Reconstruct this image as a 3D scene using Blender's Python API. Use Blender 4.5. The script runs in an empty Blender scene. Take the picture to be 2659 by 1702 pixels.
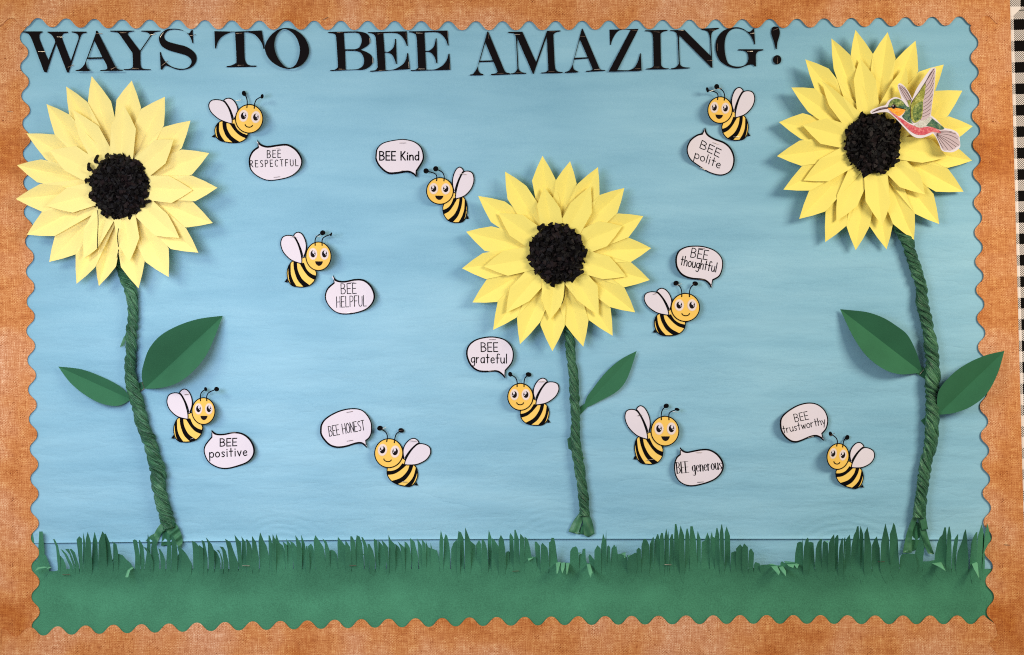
import bpy, math, random
from mathutils import Vector, Matrix
from mathutils.geometry import delaunay_2d_cdt
import numpy as np
random.seed(7)
S = bpy.context.scene
C = S.collection
# ------------------------------------------------------------------ camera, light, exposure
DIST = 2400.0                         # camera to board, millimetres
cam_d = bpy.data.cameras.new('camera'); cam = bpy.data.objects.new('camera', cam_d); C.objects.link(cam)
cam.location = (0, -DIST/1000, 0); cam.rotation_euler = (math.pi/2, 0, 0)
cam_d.sensor_width = 36; cam_d.lens = 36*DIST/2659; cam_d.clip_start = 0.05; cam_d.clip_end = 60
S.camera = cam
W = bpy.data.worlds.new('World'); S.world = W; W.use_nodes = True
bg = W.node_tree.nodes['Background']; bg.inputs[0].default_value = (1.0, 1.0, 0.95, 1); bg.inputs[1].default_value = 0.23
def lamp(name, loc, aim, power, size, color):
    d = bpy.data.lights.new(name, 'AREA'); d.shape = 'RECTANGLE'; d.size = size[0]; d.size_y = size[1]
    d.energy = power; d.color = color
    o = bpy.data.objects.new(name, d); C.objects.link(o); o.location = loc
    o.rotation_euler = (Vector(aim)-Vector(loc)).to_track_quat('-Z', 'Y').to_euler()
lamp('ceiling_lamp', (-1.85, -1.95, 1.15), (-0.6, -0.7, -1.6), 26, (1.0, 0.8), (1.0, 1.0, 0.77))
lamp('ceiling_lamp', (2.05, -1.8, 0.93), (0.6, -0.75, -1.55), 53, (1.1, 0.8), (1.03, 0.95, 0.76))
lamp('fill_light', (-0.9, -1.43, 0.16), (-0.4, 0, -1.04), 15.8, (0.9, 0.6), (0.95, 0.98, 1.24))  # added cool fill that lifts the lower left, not a real window
S.view_settings.view_transform = 'Standard'; S.view_settings.look = 'None'
S.cycles.use_denoising = False; S.cycles.max_bounces = 5
S.cycles.filter_width = 1.1          # a crisp phone picture
S.view_settings.exposure = 0; S.view_settings.gamma = 1

# ------------------------------------------------------------------ helpers
def P(x, y, h=0.0):                   # board millimetres (x right, y down, h off the board) -> metres
    k = 1-h/DIST
    return Vector(((x-1329.5)*k/1000, -h/1000, (851-y)*k/1000))
def Z(x0, y0, s): return lambda x, y: (x0+x/s, y0+y/s)
def lin(c):
    return tuple(((v/255)/12.92 if v/255 <= 0.04045 else ((v/255+0.055)/1.055)**2.4) for v in c)
def link(o, parent=None):
    C.objects.link(o)
    if parent: o.parent = parent
    return o
def tag(o, label=None, cat=None, group=None, kind=None):
    if label: o['label'] = label
    if cat: o['category'] = cat
    if group: o['group'] = group
    if kind: o['kind'] = kind
    return o
ORG = {}
def empty(name, org):
    o = bpy.data.objects.new(name, None); o.empty_display_size = 0.02; link(o); o.location = org
    ORG[o] = Vector(org); return o
def org_of(o):
    while o.parent: o = o.parent
    return ORG.get(o, Vector((0, 0, 0)))
class MB:                             # collects geometry in world coordinates, several materials
    def __init__(s): s.v = []; s.f = []; s.m = []; s.mats = []
    def mi(s, mat):
        if mat not in s.mats: s.mats.append(mat)
        return s.mats.index(mat)
    def face(s, vs, mat):
        b = len(s.v); s.v += [Vector(v) for v in vs]; s.f.append(tuple(range(b, b+len(vs)))); s.m.append(s.mi(mat))
    def add(s, vs, fs, mat):
        b = len(s.v); s.v += [Vector(v) for v in vs]; k = s.mi(mat)
        for f in fs: s.f.append(tuple(i+b for i in f)); s.m.append(k)
    def build(s, name, parent=None, smooth=None, origin=None):
        me = bpy.data.meshes.new(name)
        if parent: og = org_of(parent)
        else:
            if origin is None:
                lo = Vector([min(v[i] for v in s.v) for i in range(3)]); hi = Vector([max(v[i] for v in s.v) for i in range(3)])
                origin = (lo+hi)/2
            og = Vector(origin)
        me.from_pydata([v-og for v in s.v], [], s.f)
        for m in s.mats: me.materials.append(m)
        me.polygons.foreach_set('material_index', s.m)
        if smooth is not None:
            me.polygons.foreach_set('use_smooth', [True]*len(me.polygons))
            if smooth < 3: me.set_sharp_from_angle(angle=smooth)
        me.update()
        o = bpy.data.objects.new(name, me); link(o, parent)
        if not parent: o.location = og; ORG[o] = og
        return o
def parse(txt, z=None):               # "x,y" corner, "~x,y" smooth
    out = []
    for t in txt.split():
        sm = t[0] == '~'
        x, y = (float(q) for q in t.lstrip('~').split(','))
        if z: x, y = z(x, y)
        out.append((x, y, sm))
    return out
def cr(p0, p1, p2, p3, t):
    return tuple(0.5*((2*p1[i])+(-p0[i]+p2[i])*t+(2*p0[i]-5*p1[i]+4*p2[i]-p3[i])*t*t+(-p0[i]+3*p1[i]-3*p2[i]+p3[i])*t**3) for i in (0, 1))
def spl(pts, closed=True, n=5):       # Catmull-Rom through smooth points, straight at corners
    N = len(pts); out = []
    rng = range(N if closed else N-1)
    for i in rng:
        a = pts[i]; b = pts[(i+1) % N]
        if not a[2] and not b[2]: out.append(a[:2]); continue
        pa = pts[i-1] if (a[2] and (closed or i > 0)) else a
        pb = pts[(i+2) % N] if (b[2] and (closed or i+2 < N)) else b
        for k in range(n): out.append(cr(pa, a, b, pb, k/n))
    if not closed: out.append(pts[-1][:2])
    res = [out[0]]
    for q in out[1:]:
        if (q[0]-res[-1][0])**2+(q[1]-res[-1][1])**2 > 0.01: res.append(q)
    if closed and (res[0][0]-res[-1][0])**2+(res[0][1]-res[-1][1])**2 < 0.01: res.pop()
    return res
def ell(cx, cy, rx, ry, rot=0, n=28):
    c, s = math.cos(rot), math.sin(rot)
    return [(cx+rx*math.cos(a)*c-ry*math.sin(a)*s, cy+rx*math.cos(a)*s+ry*math.sin(a)*c) for a in (2*math.pi*i/n for i in range(n))]
def area(p): return 0.5*sum(p[i-1][0]*p[i][1]-p[i][0]*p[i-1][1] for i in range(len(p)))
def inset(p, d):
    n = len(p); sg = 1 if area(p) > 0 else -1; out = []
    for i in range(n):
        a, b, c = p[i-1], p[i], p[(i+1) % n]
        n1 = Vector((-(b[1]-a[1]), b[0]-a[0])); n2 = Vector((-(c[1]-b[1]), c[0]-b[0]))
        n1.normalize(); n2.normalize(); m = n1+n2
        if m.length < 0.2: m = n1
        m.normalize(); k = max(0.5, m.dot(n1))
        out.append((b[0]+sg*m.x*d/k, b[1]+sg*m.y*d/k))
    return out
def inside(p, x, y):
    r = False
    for i in range(len(p)):
        (x1, y1), (x2, y2) = p[i-1], p[i]
        if (y1 > y) != (y2 > y) and x < (x2-x1)*(y-y1)/(y2-y1)+x1: r = not r
    return r
def sheet(mb, loops, mat, hf, th=0.5, grid=None):
    vs = []; es = []
    for lp in loops:
        b = len(vs); vs += [Vector(q) for q in lp]; n = len(lp)
        es += [(b+i, b+(i+1) % n) for i in range(n)]
    if grid:
        o = loops[0]; xs = [q[0] for q in o]; ys = [q[1] for q in o]
        x = min(xs)+grid/2
        while x < max(xs):
            y = min(ys)+grid/2
            while y < max(ys):
                if inside(o, x, y): vs.append(Vector((x, y)))
                y += grid
            x += grid
    v2, _, fs, *_r = delaunay_2d_cdt(vs, es, [], 1 if len(loops) > 1 else 2, 1e-4)
    if not callable(hf): hh = hf; hf = lambda x, y: hh
    top = [P(v.x, v.y, hf(v.x, v.y)) for v in v2]
    bot = [t+Vector((0, th/1000, 0)) for t in top]
    n = len(top); F = []; cnt = {}
    for f in fs:
        f = list(f)
        if len(loops) > 1:
            gx = sum(v2[i].x for i in f)/len(f); gy = sum(v2[i].y for i in f)/len(f)
            if sum(inside(lp, gx, gy) for lp in loops) % 2 == 0: continue
        a = sum(v2[f[i-1]].x*v2[f[i]].y-v2[f[i]].x*v2[f[i-1]].y for i in range(len(f)))
        if a > 0: f.reverse()
        F.append(tuple(f)); F.append(tuple(n+i for i in reversed(f)))
        for i in range(len(f)):
            e = (f[i-1], f[i]); k = (min(e), max(e)); cnt.setdefault(k, []).append(e)
    for k, e in cnt.items():
        if len(e) == 1: a, b = e[0]; F.append((b, a, a+n, b+n))
    mb.add(top+bot, F, mat)
def ribbon(mb, pts, w, mat, hf, closed=False, w2=None):
    if not callable(hf): hh = hf; hf = lambda x, y: hh
    n = len(pts); L = []; R = []
    for i in range(n):
        a = pts[max(i-1, 0)]; b = pts[min(i+1, n-1)]
        dx, dy = b[0]-a[0], b[1]-a[1]; l = math.hypot(dx, dy) or 1
        ww = w if w2 is None else w+(w2-w)*abs(dx)/l
        nx, ny = -dy/l*ww/2, dx/l*ww/2
        if i in (0, n-1) and not closed:
            s = -1 if i == 0 else 1; q = (pts[i][0]+s*dx/l*w*0.35, pts[i][1]+s*dy/l*w*0.35)
        else: q = pts[i]
        L.append((q[0]+nx, q[1]+ny)); R.append((q[0]-nx, q[1]-ny))
    vs = [P(x, y, hf(x, y)) for x, y in L]+[P(x, y, hf(x, y)) for x, y in R]
    mb.add(vs, [(i, i+1, n+i+1, n+i) for i in range(n-1)], mat)

# ------------------------------------------------------------------ materials
def newmat(name):
    m = bpy.data.materials.new(name); m.use_nodes = True
    nt = m.node_tree; b = nt.nodes['Principled BSDF']
    return m, nt, b
def nd(nt, t, **kw):
    n = nt.nodes.new(t)
    for k, v in kw.items(): setattr(n, k, v)
    return n
def math_n(nt, op, a, b=None, c=None):
    n = nd(nt, 'ShaderNodeMath', operation=op)
    for i, v in enumerate((a, b, c)):
        if v is None: continue
        if isinstance(v, (int, float)): n.inputs[i].default_value = v
        else: nt.links.new(v, n.inputs[i])
    return n.outputs[0]
def noise(nt, scale, vec_scale=(1, 1, 1), detail=4, rough=0.55, coord='Object', loc=(0, 0, 0)):
    tc = nd(nt, 'ShaderNodeTexCoord'); mp = nd(nt, 'ShaderNodeMapping'); mp.inputs['Scale'].default_value = vec_scale
    mp.inputs['Location'].default_value = loc
    nt.links.new(tc.outputs[coord], mp.inputs['Vector'])
    n = nd(nt, 'ShaderNodeTexNoise'); n.inputs['Scale'].default_value = scale; n.inputs['Detail'].default_value = detail; n.inputs['Roughness'].default_value = rough
    nt.links.new(mp.outputs[0], n.inputs['Vector'])
    return n.outputs['Fac']
def ramp(nt, fac, stops):
    r = nd(nt, 'ShaderNodeValToRGB'); nt.links.new(fac, r.inputs[0])
    e = r.color_ramp.elements
    while len(e) < len(stops): e.new(0.5)
    for i, (p, c) in enumerate(stops): e[i].position = p; e[i].color = (*c, 1)
    return r.outputs[0]
def bump(nt, b, h, strength, dist=0.001):
    n = nd(nt, 'ShaderNodeBump'); n.inputs['Strength'].default_value = strength; n.inputs['Distance'].default_value = dist
    nt.links.new(h, n.inputs['Height']); nt.links.new(n.outputs[0], b.inputs['Normal'])
def paper(name, c, var=0.05, rough=0.85, spec=0.15, grain=0.2, scale=900):
    m, nt, b = newmat(name); l = lin(c)
    f = noise(nt, scale, detail=3); g = noise(nt, 9, detail=3)
    s = math_n(nt, 'ADD', math_n(nt, 'MULTIPLY', f, 0.6), math_n(nt, 'MULTIPLY', g, 0.4))
    lo = tuple(v*(1-var*2.2) for v in l); hi = tuple(min(1, v*(1+var*2.2)) for v in l)
    nt.links.new(ramp(nt, s, [(0.3, lo), (0.7, hi)]), b.inputs['Base Color'])
    b.inputs['Roughness'].default_value = rough; b.inputs['Specular IOR Level'].default_value = spec
    if grain: bump(nt, b, f, grain, 0.0004)
    return m
M = {}
M['black'] = paper('black_card', (20, 16, 18), 0.05, 0.85, 0.06, 0.1)
M['ink'] = paper('black_ink', (12, 9, 11), 0.03, 0.85, 0.06, 0)
M['white'] = paper('white_paper', (228, 215, 222), 0.015)
M['bee_yellow'] = paper('printed_yellow', (250, 199, 96), 0.03)
M['bee_gold'] = paper('printed_gold', (252, 204, 104), 0.035)
M['eye_ring'] = paper('printed_pale_ring', (244, 212, 178), 0.02)
M['eye_pale'] = paper('printed_pale_eye', (238, 217, 208), 0.02)
M['eye_black'] = paper('printed_eye_black', (22, 12, 14), 0.02)
M['petal'] = paper('yellow_paper', (248, 228, 120), 0.03, 0.82, 0.12, 0.15)
M['petal_pale'] = paper('pale_yellow_paper', (247, 228, 146), 0.03, 0.82, 0.12, 0.15)
M['leaf'] = paper('leaf_green_card', (57, 110, 79), 0.1, 0.9, 0.1, 0.35)
M['grass'] = paper('grass_green_card', (73, 136, 104), 0.15, 0.9, 0.1, 0.5, 380)
M['flap'] = paper('lit_grass_card_back', (104, 164, 126), 0.08, 0.9, 0.1, 0.3)  # back of the card, with light from above put into its paler green
M['grey_feather'] = paper('printed_mauve_grey', (200, 176, 180), 0.1, scale=1200)
M['dark_feather'] = paper('printed_dark_brown', (78, 52, 54), 0.2, scale=1200)
def mottled(name, a, bcol, c, scale=260):
    m, nt, b = newmat(name)
    f = noise(nt, scale, detail=5, rough=0.7)
    nt.links.new(ramp(nt, f, [(0.33, lin(a)), (0.5, lin(bcol)), (0.68, lin(c))]), b.inputs['Base Color'])
    b.inputs['Roughness'].default_value = 0.8; b.inputs['Specular IOR Level'].default_value = 0.15
    return m
M['bird_green'] = mottled('printed_green', (42, 66, 46), (104, 124, 66), (190, 190, 116), 150)
M['bird_teal'] = mottled('printed_teal', (38, 72, 66), (80, 112, 88), (150, 158, 108), 150)
M['bird_olive'] = mottled('printed_olive', (104, 104, 44), (160, 158, 70), (206, 200, 120), 170)
M['bird_orange'] = mottled('printed_orange', (238, 130, 40), (248, 166, 58), (252, 190, 92))
M['bird_red'] = mottled('printed_red', (192, 62, 82), (216, 100, 108), (232, 160, 152), 200)
M['bird_white'] = mottled('printed_pale', (150, 150, 136), (206, 200, 190), (232, 224, 216), 420)
def tissue(name, c):
    m, nt, b = newmat(name); b.inputs['Base Color'].default_value = (*lin(c), 1)
    b.inputs['Roughness'].default_value = 0.5; b.inputs['Specular IOR Level'].default_value = 0.12
    bump(nt, b, noise(nt, 260, detail=3), 0.5, 0.002); return m
M['tissue'] = tissue('black_tissue', (13, 9, 10))
M['tissue_brown'] = tissue('faded_black_tissue', (32, 23, 24))
def crepe():
    m, nt, b = newmat('twisted_green_paper')
    at = nd(nt, 'ShaderNodeAttribute', attribute_name='strand')
    n1 = nd(nt, 'ShaderNodeTexNoise'); n1.inputs['Scale'].default_value = 2.4; n1.inputs['Detail'].default_value = 5; n1.inputs['Roughness'].default_value = 0.62
    nt.links.new(at.outputs['Vector'], n1.inputs['Vector'])
    f = n1.outputs['Fac']; g = noise(nt, 22, detail=3)
    s = math_n(nt, 'ADD', math_n(nt, 'MULTIPLY', f, 0.5), math_n(nt, 'MULTIPLY', g, 0.5))
    nt.links.new(ramp(nt, s, [(0.32, lin((40, 84, 58))), (0.5, lin((62, 116, 82))), (0.7, lin((112, 166, 122)))]), b.inputs['Base Color'])
    b.inputs['Roughness'].default_value = 0.42; b.inputs['Specular IOR Level'].default_value = 0.55
    n2 = nd(nt, 'ShaderNodeTexNoise'); n2.inputs['Scale'].default_value = 1.7; n2.inputs['Detail'].default_value = 3; n2.inputs['Roughness'].default_value = 0.55
    nt.links.new(at.outputs['Vector'], n2.inputs['Vector'])
    rd = math_n(nt, 'POWER', math_n(nt, 'MULTIPLY', math_n(nt, 'ABSOLUTE', math_n(nt, 'SUBTRACT', n2.outputs['Fac'], 0.5)), 4), 0.45)
    bump(nt, b, math_n(nt, 'ADD', rd, math_n(nt, 'MULTIPLY', f, 0.3)), 0.8, 0.009); return m
M['crepe'] = crepe()
def steel():
    m, nt, b = newmat('staple_wire'); f = noise(nt, 60)
    nt.links.new(ramp(nt, f, [(0.3, lin((170, 150, 138))), (0.7, lin((236, 222, 206)))]), b.inputs['Base Color'])
    b.inputs['Metallic'].default_value = 0.55; b.inputs['Roughness'].default_value = 0.35; return m
M['steel'] = steel()
M['dark_glint_steel'] = M['steel'].copy(); M['dark_glint_steel'].name = 'dark_glint_staple_wire'  # same wire, a dark reflection put into its colour
for _e, _c in zip([n for n in M['dark_glint_steel'].node_tree.nodes if n.type == 'VALTORGB'][0].color_ramp.elements, ((84, 66, 58), (140, 116, 102))): _e.color = (*lin(_c), 1)
def blue():
    m, nt, b = newmat('sky_blue_paper')
    f = noise(nt, 1, (2.6, 1, 15), detail=4, rough=0.55); g = noise(nt, 620, detail=3); big = noise(nt, 1.3, (1, 1, 2.2), detail=3)
    s = math_n(nt, 'ADD', math_n(nt, 'MULTIPLY', f, 0.4), math_n(nt, 'ADD', math_n(nt, 'MULTIPLY', g, 0.3), math_n(nt, 'MULTIPLY', big, 0.3)))  # f streaks put the light and dark of wrinkles into the colour
    nt.links.new(ramp(nt, s, [(0.34, lin((122, 171, 194))), (0.5, lin((140, 187, 208))), (0.66, lin((157, 201, 219)))]), b.inputs['Base Color'])
    b.inputs['Roughness'].default_value = 0.8; b.inputs['Specular IOR Level'].default_value = 0.2
    w = noise(nt, 1, (3.4, 1, 17), detail=3, rough=0.5); w2 = noise(nt, 14, detail=4, rough=0.55)
    hgt = math_n(nt, 'ADD', w, math_n(nt, 'MULTIPLY', w2, 0.35))
    rd = math_n(nt, 'ABSOLUTE', math_n(nt, 'SUBTRACT', noise(nt, 1, (3.6, 1, 11), detail=4, rough=0.6, loc=(5, 0, 2)), 0.5))
    hgt = math_n(nt, 'ADD', hgt, math_n(nt, 'MULTIPLY', math_n(nt, 'POWER', rd, 0.6), 0.5))
    bump(nt, b, math_n(nt, 'ADD', hgt, math_n(nt, 'MULTIPLY', g, 0.06)), 0.7, 0.0075)
    return m
M['blue'] = blue()
def burlap():
    m, nt, b = newmat('burlap_print')
    h = noise(nt, 1, (38, 1, 330), detail=3, rough=0.6); v = noise(nt, 1, (330, 1, 38), detail=3, rough=0.6, loc=(9, 0, 4))
    fine = noise(nt, 420, detail=2); big = noise(nt, 3.2, detail=3, rough=0.6); mid = noise(nt, 1, (1.5, 1, 60), detail=3)
    mid2 = noise(nt, 1, (60, 1, 1.5), detail=3, loc=(3, 0, 7))
    t = math_n(nt, 'ADD', math_n(nt, 'MULTIPLY', h, 0.3), math_n(nt, 'MULTIPLY', v, 0.3))
    t = math_n(nt, 'ADD', t, math_n(nt, 'MULTIPLY', fine, 0.2))
    t = math_n(nt, 'ADD', t, math_n(nt, 'MULTIPLY', math_n(nt, 'ADD', mid, mid2), 0.1))
    tc = nd(nt, 'ShaderNodeTexCoord'); sp = nd(nt, 'ShaderNodeSeparateXYZ'); nt.links.new(tc.outputs['Object'], sp.inputs[0])
    wob = noise(nt, 60, detail=2)
    def wv(sock, per): return math_n(nt, 'SINE', math_n(nt, 'ADD', math_n(nt, 'MULTIPLY', sock, 2*math.pi/per), math_n(nt, 'MULTIPLY', wob, 9)))
    holes = math_n(nt, 'MULTIPLY', wv(sp.outputs[0], 0.0076), wv(sp.outputs[2], 0.0068))
    patch = math_n(nt, 'MULTIPLY', math_n(nt, 'SUBTRACT', noise(nt, 34, detail=3), 0.38), 0.27)
    t = math_n(nt, 'ADD', t, math_n(nt, 'MULTIPLY', holes, patch))
    thread = ramp(nt, t, [(0.36, lin((100, 48, 22))), (0.42, lin((188, 122, 80))), (0.515, lin((216, 156, 112))), (0.64, lin((250, 214, 174)))])
    tint = ramp(nt, big, [(0.36, lin((220, 174, 112))), (0.47, lin((246, 222, 184))), (0.64, lin((255, 250, 255)))])
    mx = nd(nt, 'ShaderNodeMix', data_type='RGBA', blend_type='MULTIPLY'); mx.inputs[0].default_value = 1
    nt.links.new(thread, mx.inputs[6]); nt.links.new(tint, mx.inputs[7]); nt.links.new(mx.outputs[2], b.inputs['Base Color'])
    b.inputs['Roughness'].default_value = 0.8; b.inputs['Specular IOR Level'].default_value = 0.2
    bump(nt, b, t, 0.15, 0.001)
    return m
M['burlap'] = burlap()
def plaid(sgn=1):
    m, nt, b = newmat('gingham_print')
    tc = nd(nt, 'ShaderNodeTexCoord'); sp = nd(nt, 'ShaderNodeSeparateXYZ'); nt.links.new(tc.outputs['Object'], sp.inputs[0])
    u = math_n(nt, 'DIVIDE', sp.outputs[0], 0.0278); v = math_n(nt, 'DIVIDE', math_n(nt, 'MULTIPLY', sp.outputs[2], -1), 0.0278)
    def par(q): return math_n(nt, 'LESS_THAN', math_n(nt, 'FLOORED_MODULO', q, 2), 1)
    pu, pv = par(u), par(v); s = math_n(nt, 'ADD', pu, pv)
    hz = math_n(nt, 'ADD', sp.outputs[0], math_n(nt, 'MULTIPLY', sp.outputs[2], sgn))
    hat = math_n(nt, 'GREATER_THAN', math_n(nt, 'FLOORED_MODULO', hz, 0.0050), 0.0027)
    one = math_n(nt, 'COMPARE', s, 1, 0.1); two = math_n(nt, 'GREATER_THAN', s, 1.5)
    dark = math_n(nt, 'MAXIMUM', two, math_n(nt, 'MULTIPLY', one, hat))
    nt.links.new(ramp(nt, dark, [(0.4, lin((238, 222, 214))), (0.6, lin((12, 8, 7)))]), b.inputs['Base Color'])
    b.inputs['Roughness'].default_value = 0.85; b.inputs['Specular IOR Level'].default_value = 0.08
    return m
M['plaid'] = plaid()
M['wall'] = paper('painted_wall', (206, 198, 186), 0.03)

def staple(parent, x1, y1, x2, y2, h=4.0, hf=None):
    dx, dy = x2-x1, y2-y1; l = math.hypot(dx, dy) or 1; nx, ny = -dy/l*0.5, dx/l*0.5
    mb = MB(); pts = []
    h1 = hf(x1, y1)+0.9 if hf else h; h2 = hf(x2, y2)+0.9 if hf else h
    q = [(x1+nx, y1+ny, h1), (x2+nx, y2+ny, h2), (x2-nx, y2-ny, h2), (x1-nx, y1-ny, h1)]
    m = [((x1+x2)/2+nx, (y1+y2)/2+ny, (h1+h2)/2+0.9), ((x1+x2)/2-nx, (y1+y2)/2-ny, (h1+h2)/2+0.9)]
    t = [P(*q[0]), P(*m[0]), P(*q[1]), P(*q[2]), P(*m[1]), P(*q[3])]
    d = Vector((0, 0.0013, 0)); bt = [a+d for a in t]
    mb.add(t+bt, [(5, 4, 1, 0), (4, 3, 2, 1), (0, 1, 7, 6), (1, 2, 8, 7), (3, 4, 10, 9), (4, 5, 11, 10), (2, 3, 9, 8), (5, 0, 6, 11)], M['steel'] if int(x1*7+y1*3) % 5 < 2 else M['dark_glint_steel'])
    return mb.build('staple', parent)

# ------------------------------------------------------------------ wall and blue backing sheets
mb = MB(); a = 3600
mb.add([P(-a, -a, -4), P(2659+a, -a, -4), P(2659+a, 1702+a, -4), P(-a, 1702+a, -4)], [(3, 2, 1, 0)], M['wall'])
tag(mb.build('wall'), kind='structure')
def vn(x, y, s):                      # cheap smooth value noise
    x /= s; y /= s; i, j = math.floor(x), math.floor(y); u, v = x-i, y-j
    u = u*u*(3-2*u); v = v*v*(3-2*v)
    r = lambda p, q: (math.sin(p*127.1+q*311.7)*43758.5453) % 1
    return (r(i, j)*(1-u)+r(i+1, j)*u)*(1-v)+(r(i, j+1)*(1-u)+r(i+1, j+1)*u)*v
def seam(x): return 1411-11.5*math.sin(min(1, max(0, (x-80)/1500))*math.pi/2)+(2 if x > 2300 else 0)
def blue_h(x, y):
    h = 1.2+1.6*vn(x, y*3, 260)+0.9*vn(x+900, y*5, 120)
    for cx, cy, R in ((735, 1420, 95), (1445, 1420, 120), (2192, 1440, 120)):
        r = math.hypot((x-cx)*0.72, y-cy); w = math.exp(-((r-R*0.55)/(R*0.42))**2)
        h += 0.75*w*math.sin(r*0.36+3.5*vn(x, y, 60))*(0.3+vn(x+50, y, 45))
    return h
def bluesheet(x0, x1, top, bot, nx, ny, hf):
    vs = []
    for j in range(ny+1):
        for i in range(nx+1):
            x = x0+(x1-x0)*i/nx; t = j/ny; y = top(x)*(1-t)+bot(x)*t
            vs.append(P(x, y, hf(x, y, t)))
    fs = [(j*(nx+1)+i, (j+1)*(nx+1)+i, (j+1)*(nx+1)+i+1, j*(nx+1)+i+1) for j in range(ny) for i in range(nx)]
    mb = MB(); mb.add(vs, fs, M['blue']); return mb
def up_h(x, y, t):
    h = blue_h(x, y)
    d = seam(x)-y
    if d < 26: h += 4.2*math.exp(-d/4.0)+0.8*(1-d/26)
    e = max(0, min(1, (x-85)/60, (2545-x)/60))
    return 1.0+(h-1.0)*(0.25+0.75*e)
o = bluesheet(44, 2600, lambda x: 26, seam, 330, 330, up_h).build('backing_paper', smooth=3.2)
tag(o, 'large wrinkled sky blue paper sheet behind the letters, bees and flowers', 'backing paper', 'blue backing papers')
o = bluesheet(46, 2600, lambda x: 1385, lambda x: 1690, 120, 20, lambda x, y, t: 0.1+0.4*vn(x, y, 90)).build('backing_paper', smooth=3.2)
tag(o, 'narrow strip of sky blue paper showing below the seam, behind the grass', 'backing paper', 'blue backing papers')

# ------------------------------------------------------------------ scalloped burlap border
def wave(pk, amp, vert=False, n=14):  # alternating crests -> smooth scallop edge
    pts = []
    for i in range(len(pk)-1):
        (x0, y0), (x1, y1) = pk[i], pk[i+1]
        for k in range(n):
            t = k/n; c = 0.5-0.5*math.cos(2*math.pi*t); c = 0.55*c+0.45*c*c*(3-2*c)
            if vert: pts.append((x0+(x1-x0)*t+amp*c, y0+(y1-y0)*t))
            else: pts.append((x0+(x1-x0)*t, y0+(y1-y0)*t+amp*c))
    pts.append(pk[-1]); return pts
tp = [(30, 47), (98, 47.3), (172, 48.2), (245, 49.7), (317, 51), (388.5, 51.3), (461, 52), (532, 52.6), (602, 53.3), (673, 54), (746, 54), (816, 54.2), (885, 54.5), (955, 54.7), (1025, 55), (1094, 55.2), (1164, 55.4), (1236, 55.5), (1305, 55.5), (1374, 55.4), (1443, 55), (1512, 54.4), (1581, 53.6), (1652, 53), (1721, 52.2), (1791, 51.6), (1858, 50.8), (1928, 50.2), (1999, 49.7), (2070, 49), (2140, 48), (2211, 47), (2282, 46), (2352, 45), (2421, 44), (2491, 43), (2561, 41), (2632, 39)]
tp = [(-45, 47)]+tp
top_edge = wave(tp, 23.5)
bp = [(5, 1632), (77, 1629.5), (149, 1627.4), (222, 1625), (294, 1623), (366.6, 1621.6), (438, 1620), (511, 1617.5), (584, 1616), (656, 1614.3), (728, 1613), (798, 1612), (869, 1610), (938, 1608.5), (1009, 1607.5), (1079, 1606.3), (1148, 1605.5), (1219, 1604), (1290, 1603), (1363, 1602.6), (1431, 1601.7), (1501.6, 1601), (1571.7, 1600.5), (1640, 1600), (1710, 1599.7), (1782, 1599), (1852, 1598.6), (1922, 1598), (1991, 1598), (2060, 1598), (2131, 1598), (2201, 1598.6), (2273, 1599), (2345, 1599), (2415, 1599), (2486, 1599), (2556, 1598.5)]
bot_edge = wave(bp, 22.8)
lp_blue = [(50, 22), (51, 98), (52, 174), (54.6, 250), (57.5, 321), (58.5, 400), (60, 475), (61, 552), (65, 628), (67, 706), (68.7, 784), (67.8, 860), (70.7, 936), (72.5, 1013), (74.5, 1089), (76.5, 1167), (78.3, 1244), (78.3, 1321), (79.8, 1397), (81, 1473), (81, 1550), (82, 1628), (83, 1704)]
left_edge = wave(lp_blue, 21, True)
rp_left = [(2519, -4), (2520, 73), (2521, 150), (2522, 225), (2524, 301), (2526, 376), (2527, 451), (2529, 527), (2531, 604), (2533, 680), (2535, 753), (2537.5, 827), (2540, 902), (2542, 980), (2544.8, 1057), (2547, 1132), (2550, 1207), (2552, 1281), (2554, 1357), (2556.5, 1433), (2559.4, 1510), (2562.3, 1590), (2565, 1668), (2567, 1745)]
right_edge = wave(rp_left, 20.5, True)
def strip(loop, h, label):
    mb = MB()
    ph = random.uniform(0, 9)
    sheet(mb, [loop], M['burlap'], lambda x, y: h+1.5*vn(x+ph*300, y, 160)-0.75, 0.9, 60)
    o = mb.build('border_strip'); o.scale = (1, 1, 1)
    tag(o, label, 'border trim', 'scalloped burlap border strips'); return o
ls = strip(left_edge+[(70, 1740), (-60, 1740), (-60, -40), (50, -40)], 6.0, 'vertical burlap print strip with scalloped inner edge, left side of the board')
rs = strip(right_edge[12:]+[(2663.5, 1745), (2660, 1420), (2638, 600), (2622.5, 0), (2621, -40), (2535, -40)], 6.0, 'vertical burlap print strip with scalloped edge, beside the black and white gingham')
ts = strip(top_edge[4:-8]+[(2620, -40), (-48, -40)], 8.0, 'horizontal burlap print strip with scalloped edge above the black title letters')
bs = strip(bot_edge+[(2563, 1606), (2584, 1621), (2590, 1650), (2566, 1672), (2590, 1700), (2590, 1745), (2, 1745)], 8.0, 'horizontal burlap print strip with scalloped edge below the green paper grass')
staple(ls, 19, 290, 34, 291, 7); staple(rs, 2607, 1415, 2623, 1416, 7); staple(ts, 838, 52, 852, 45, 9)
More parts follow.
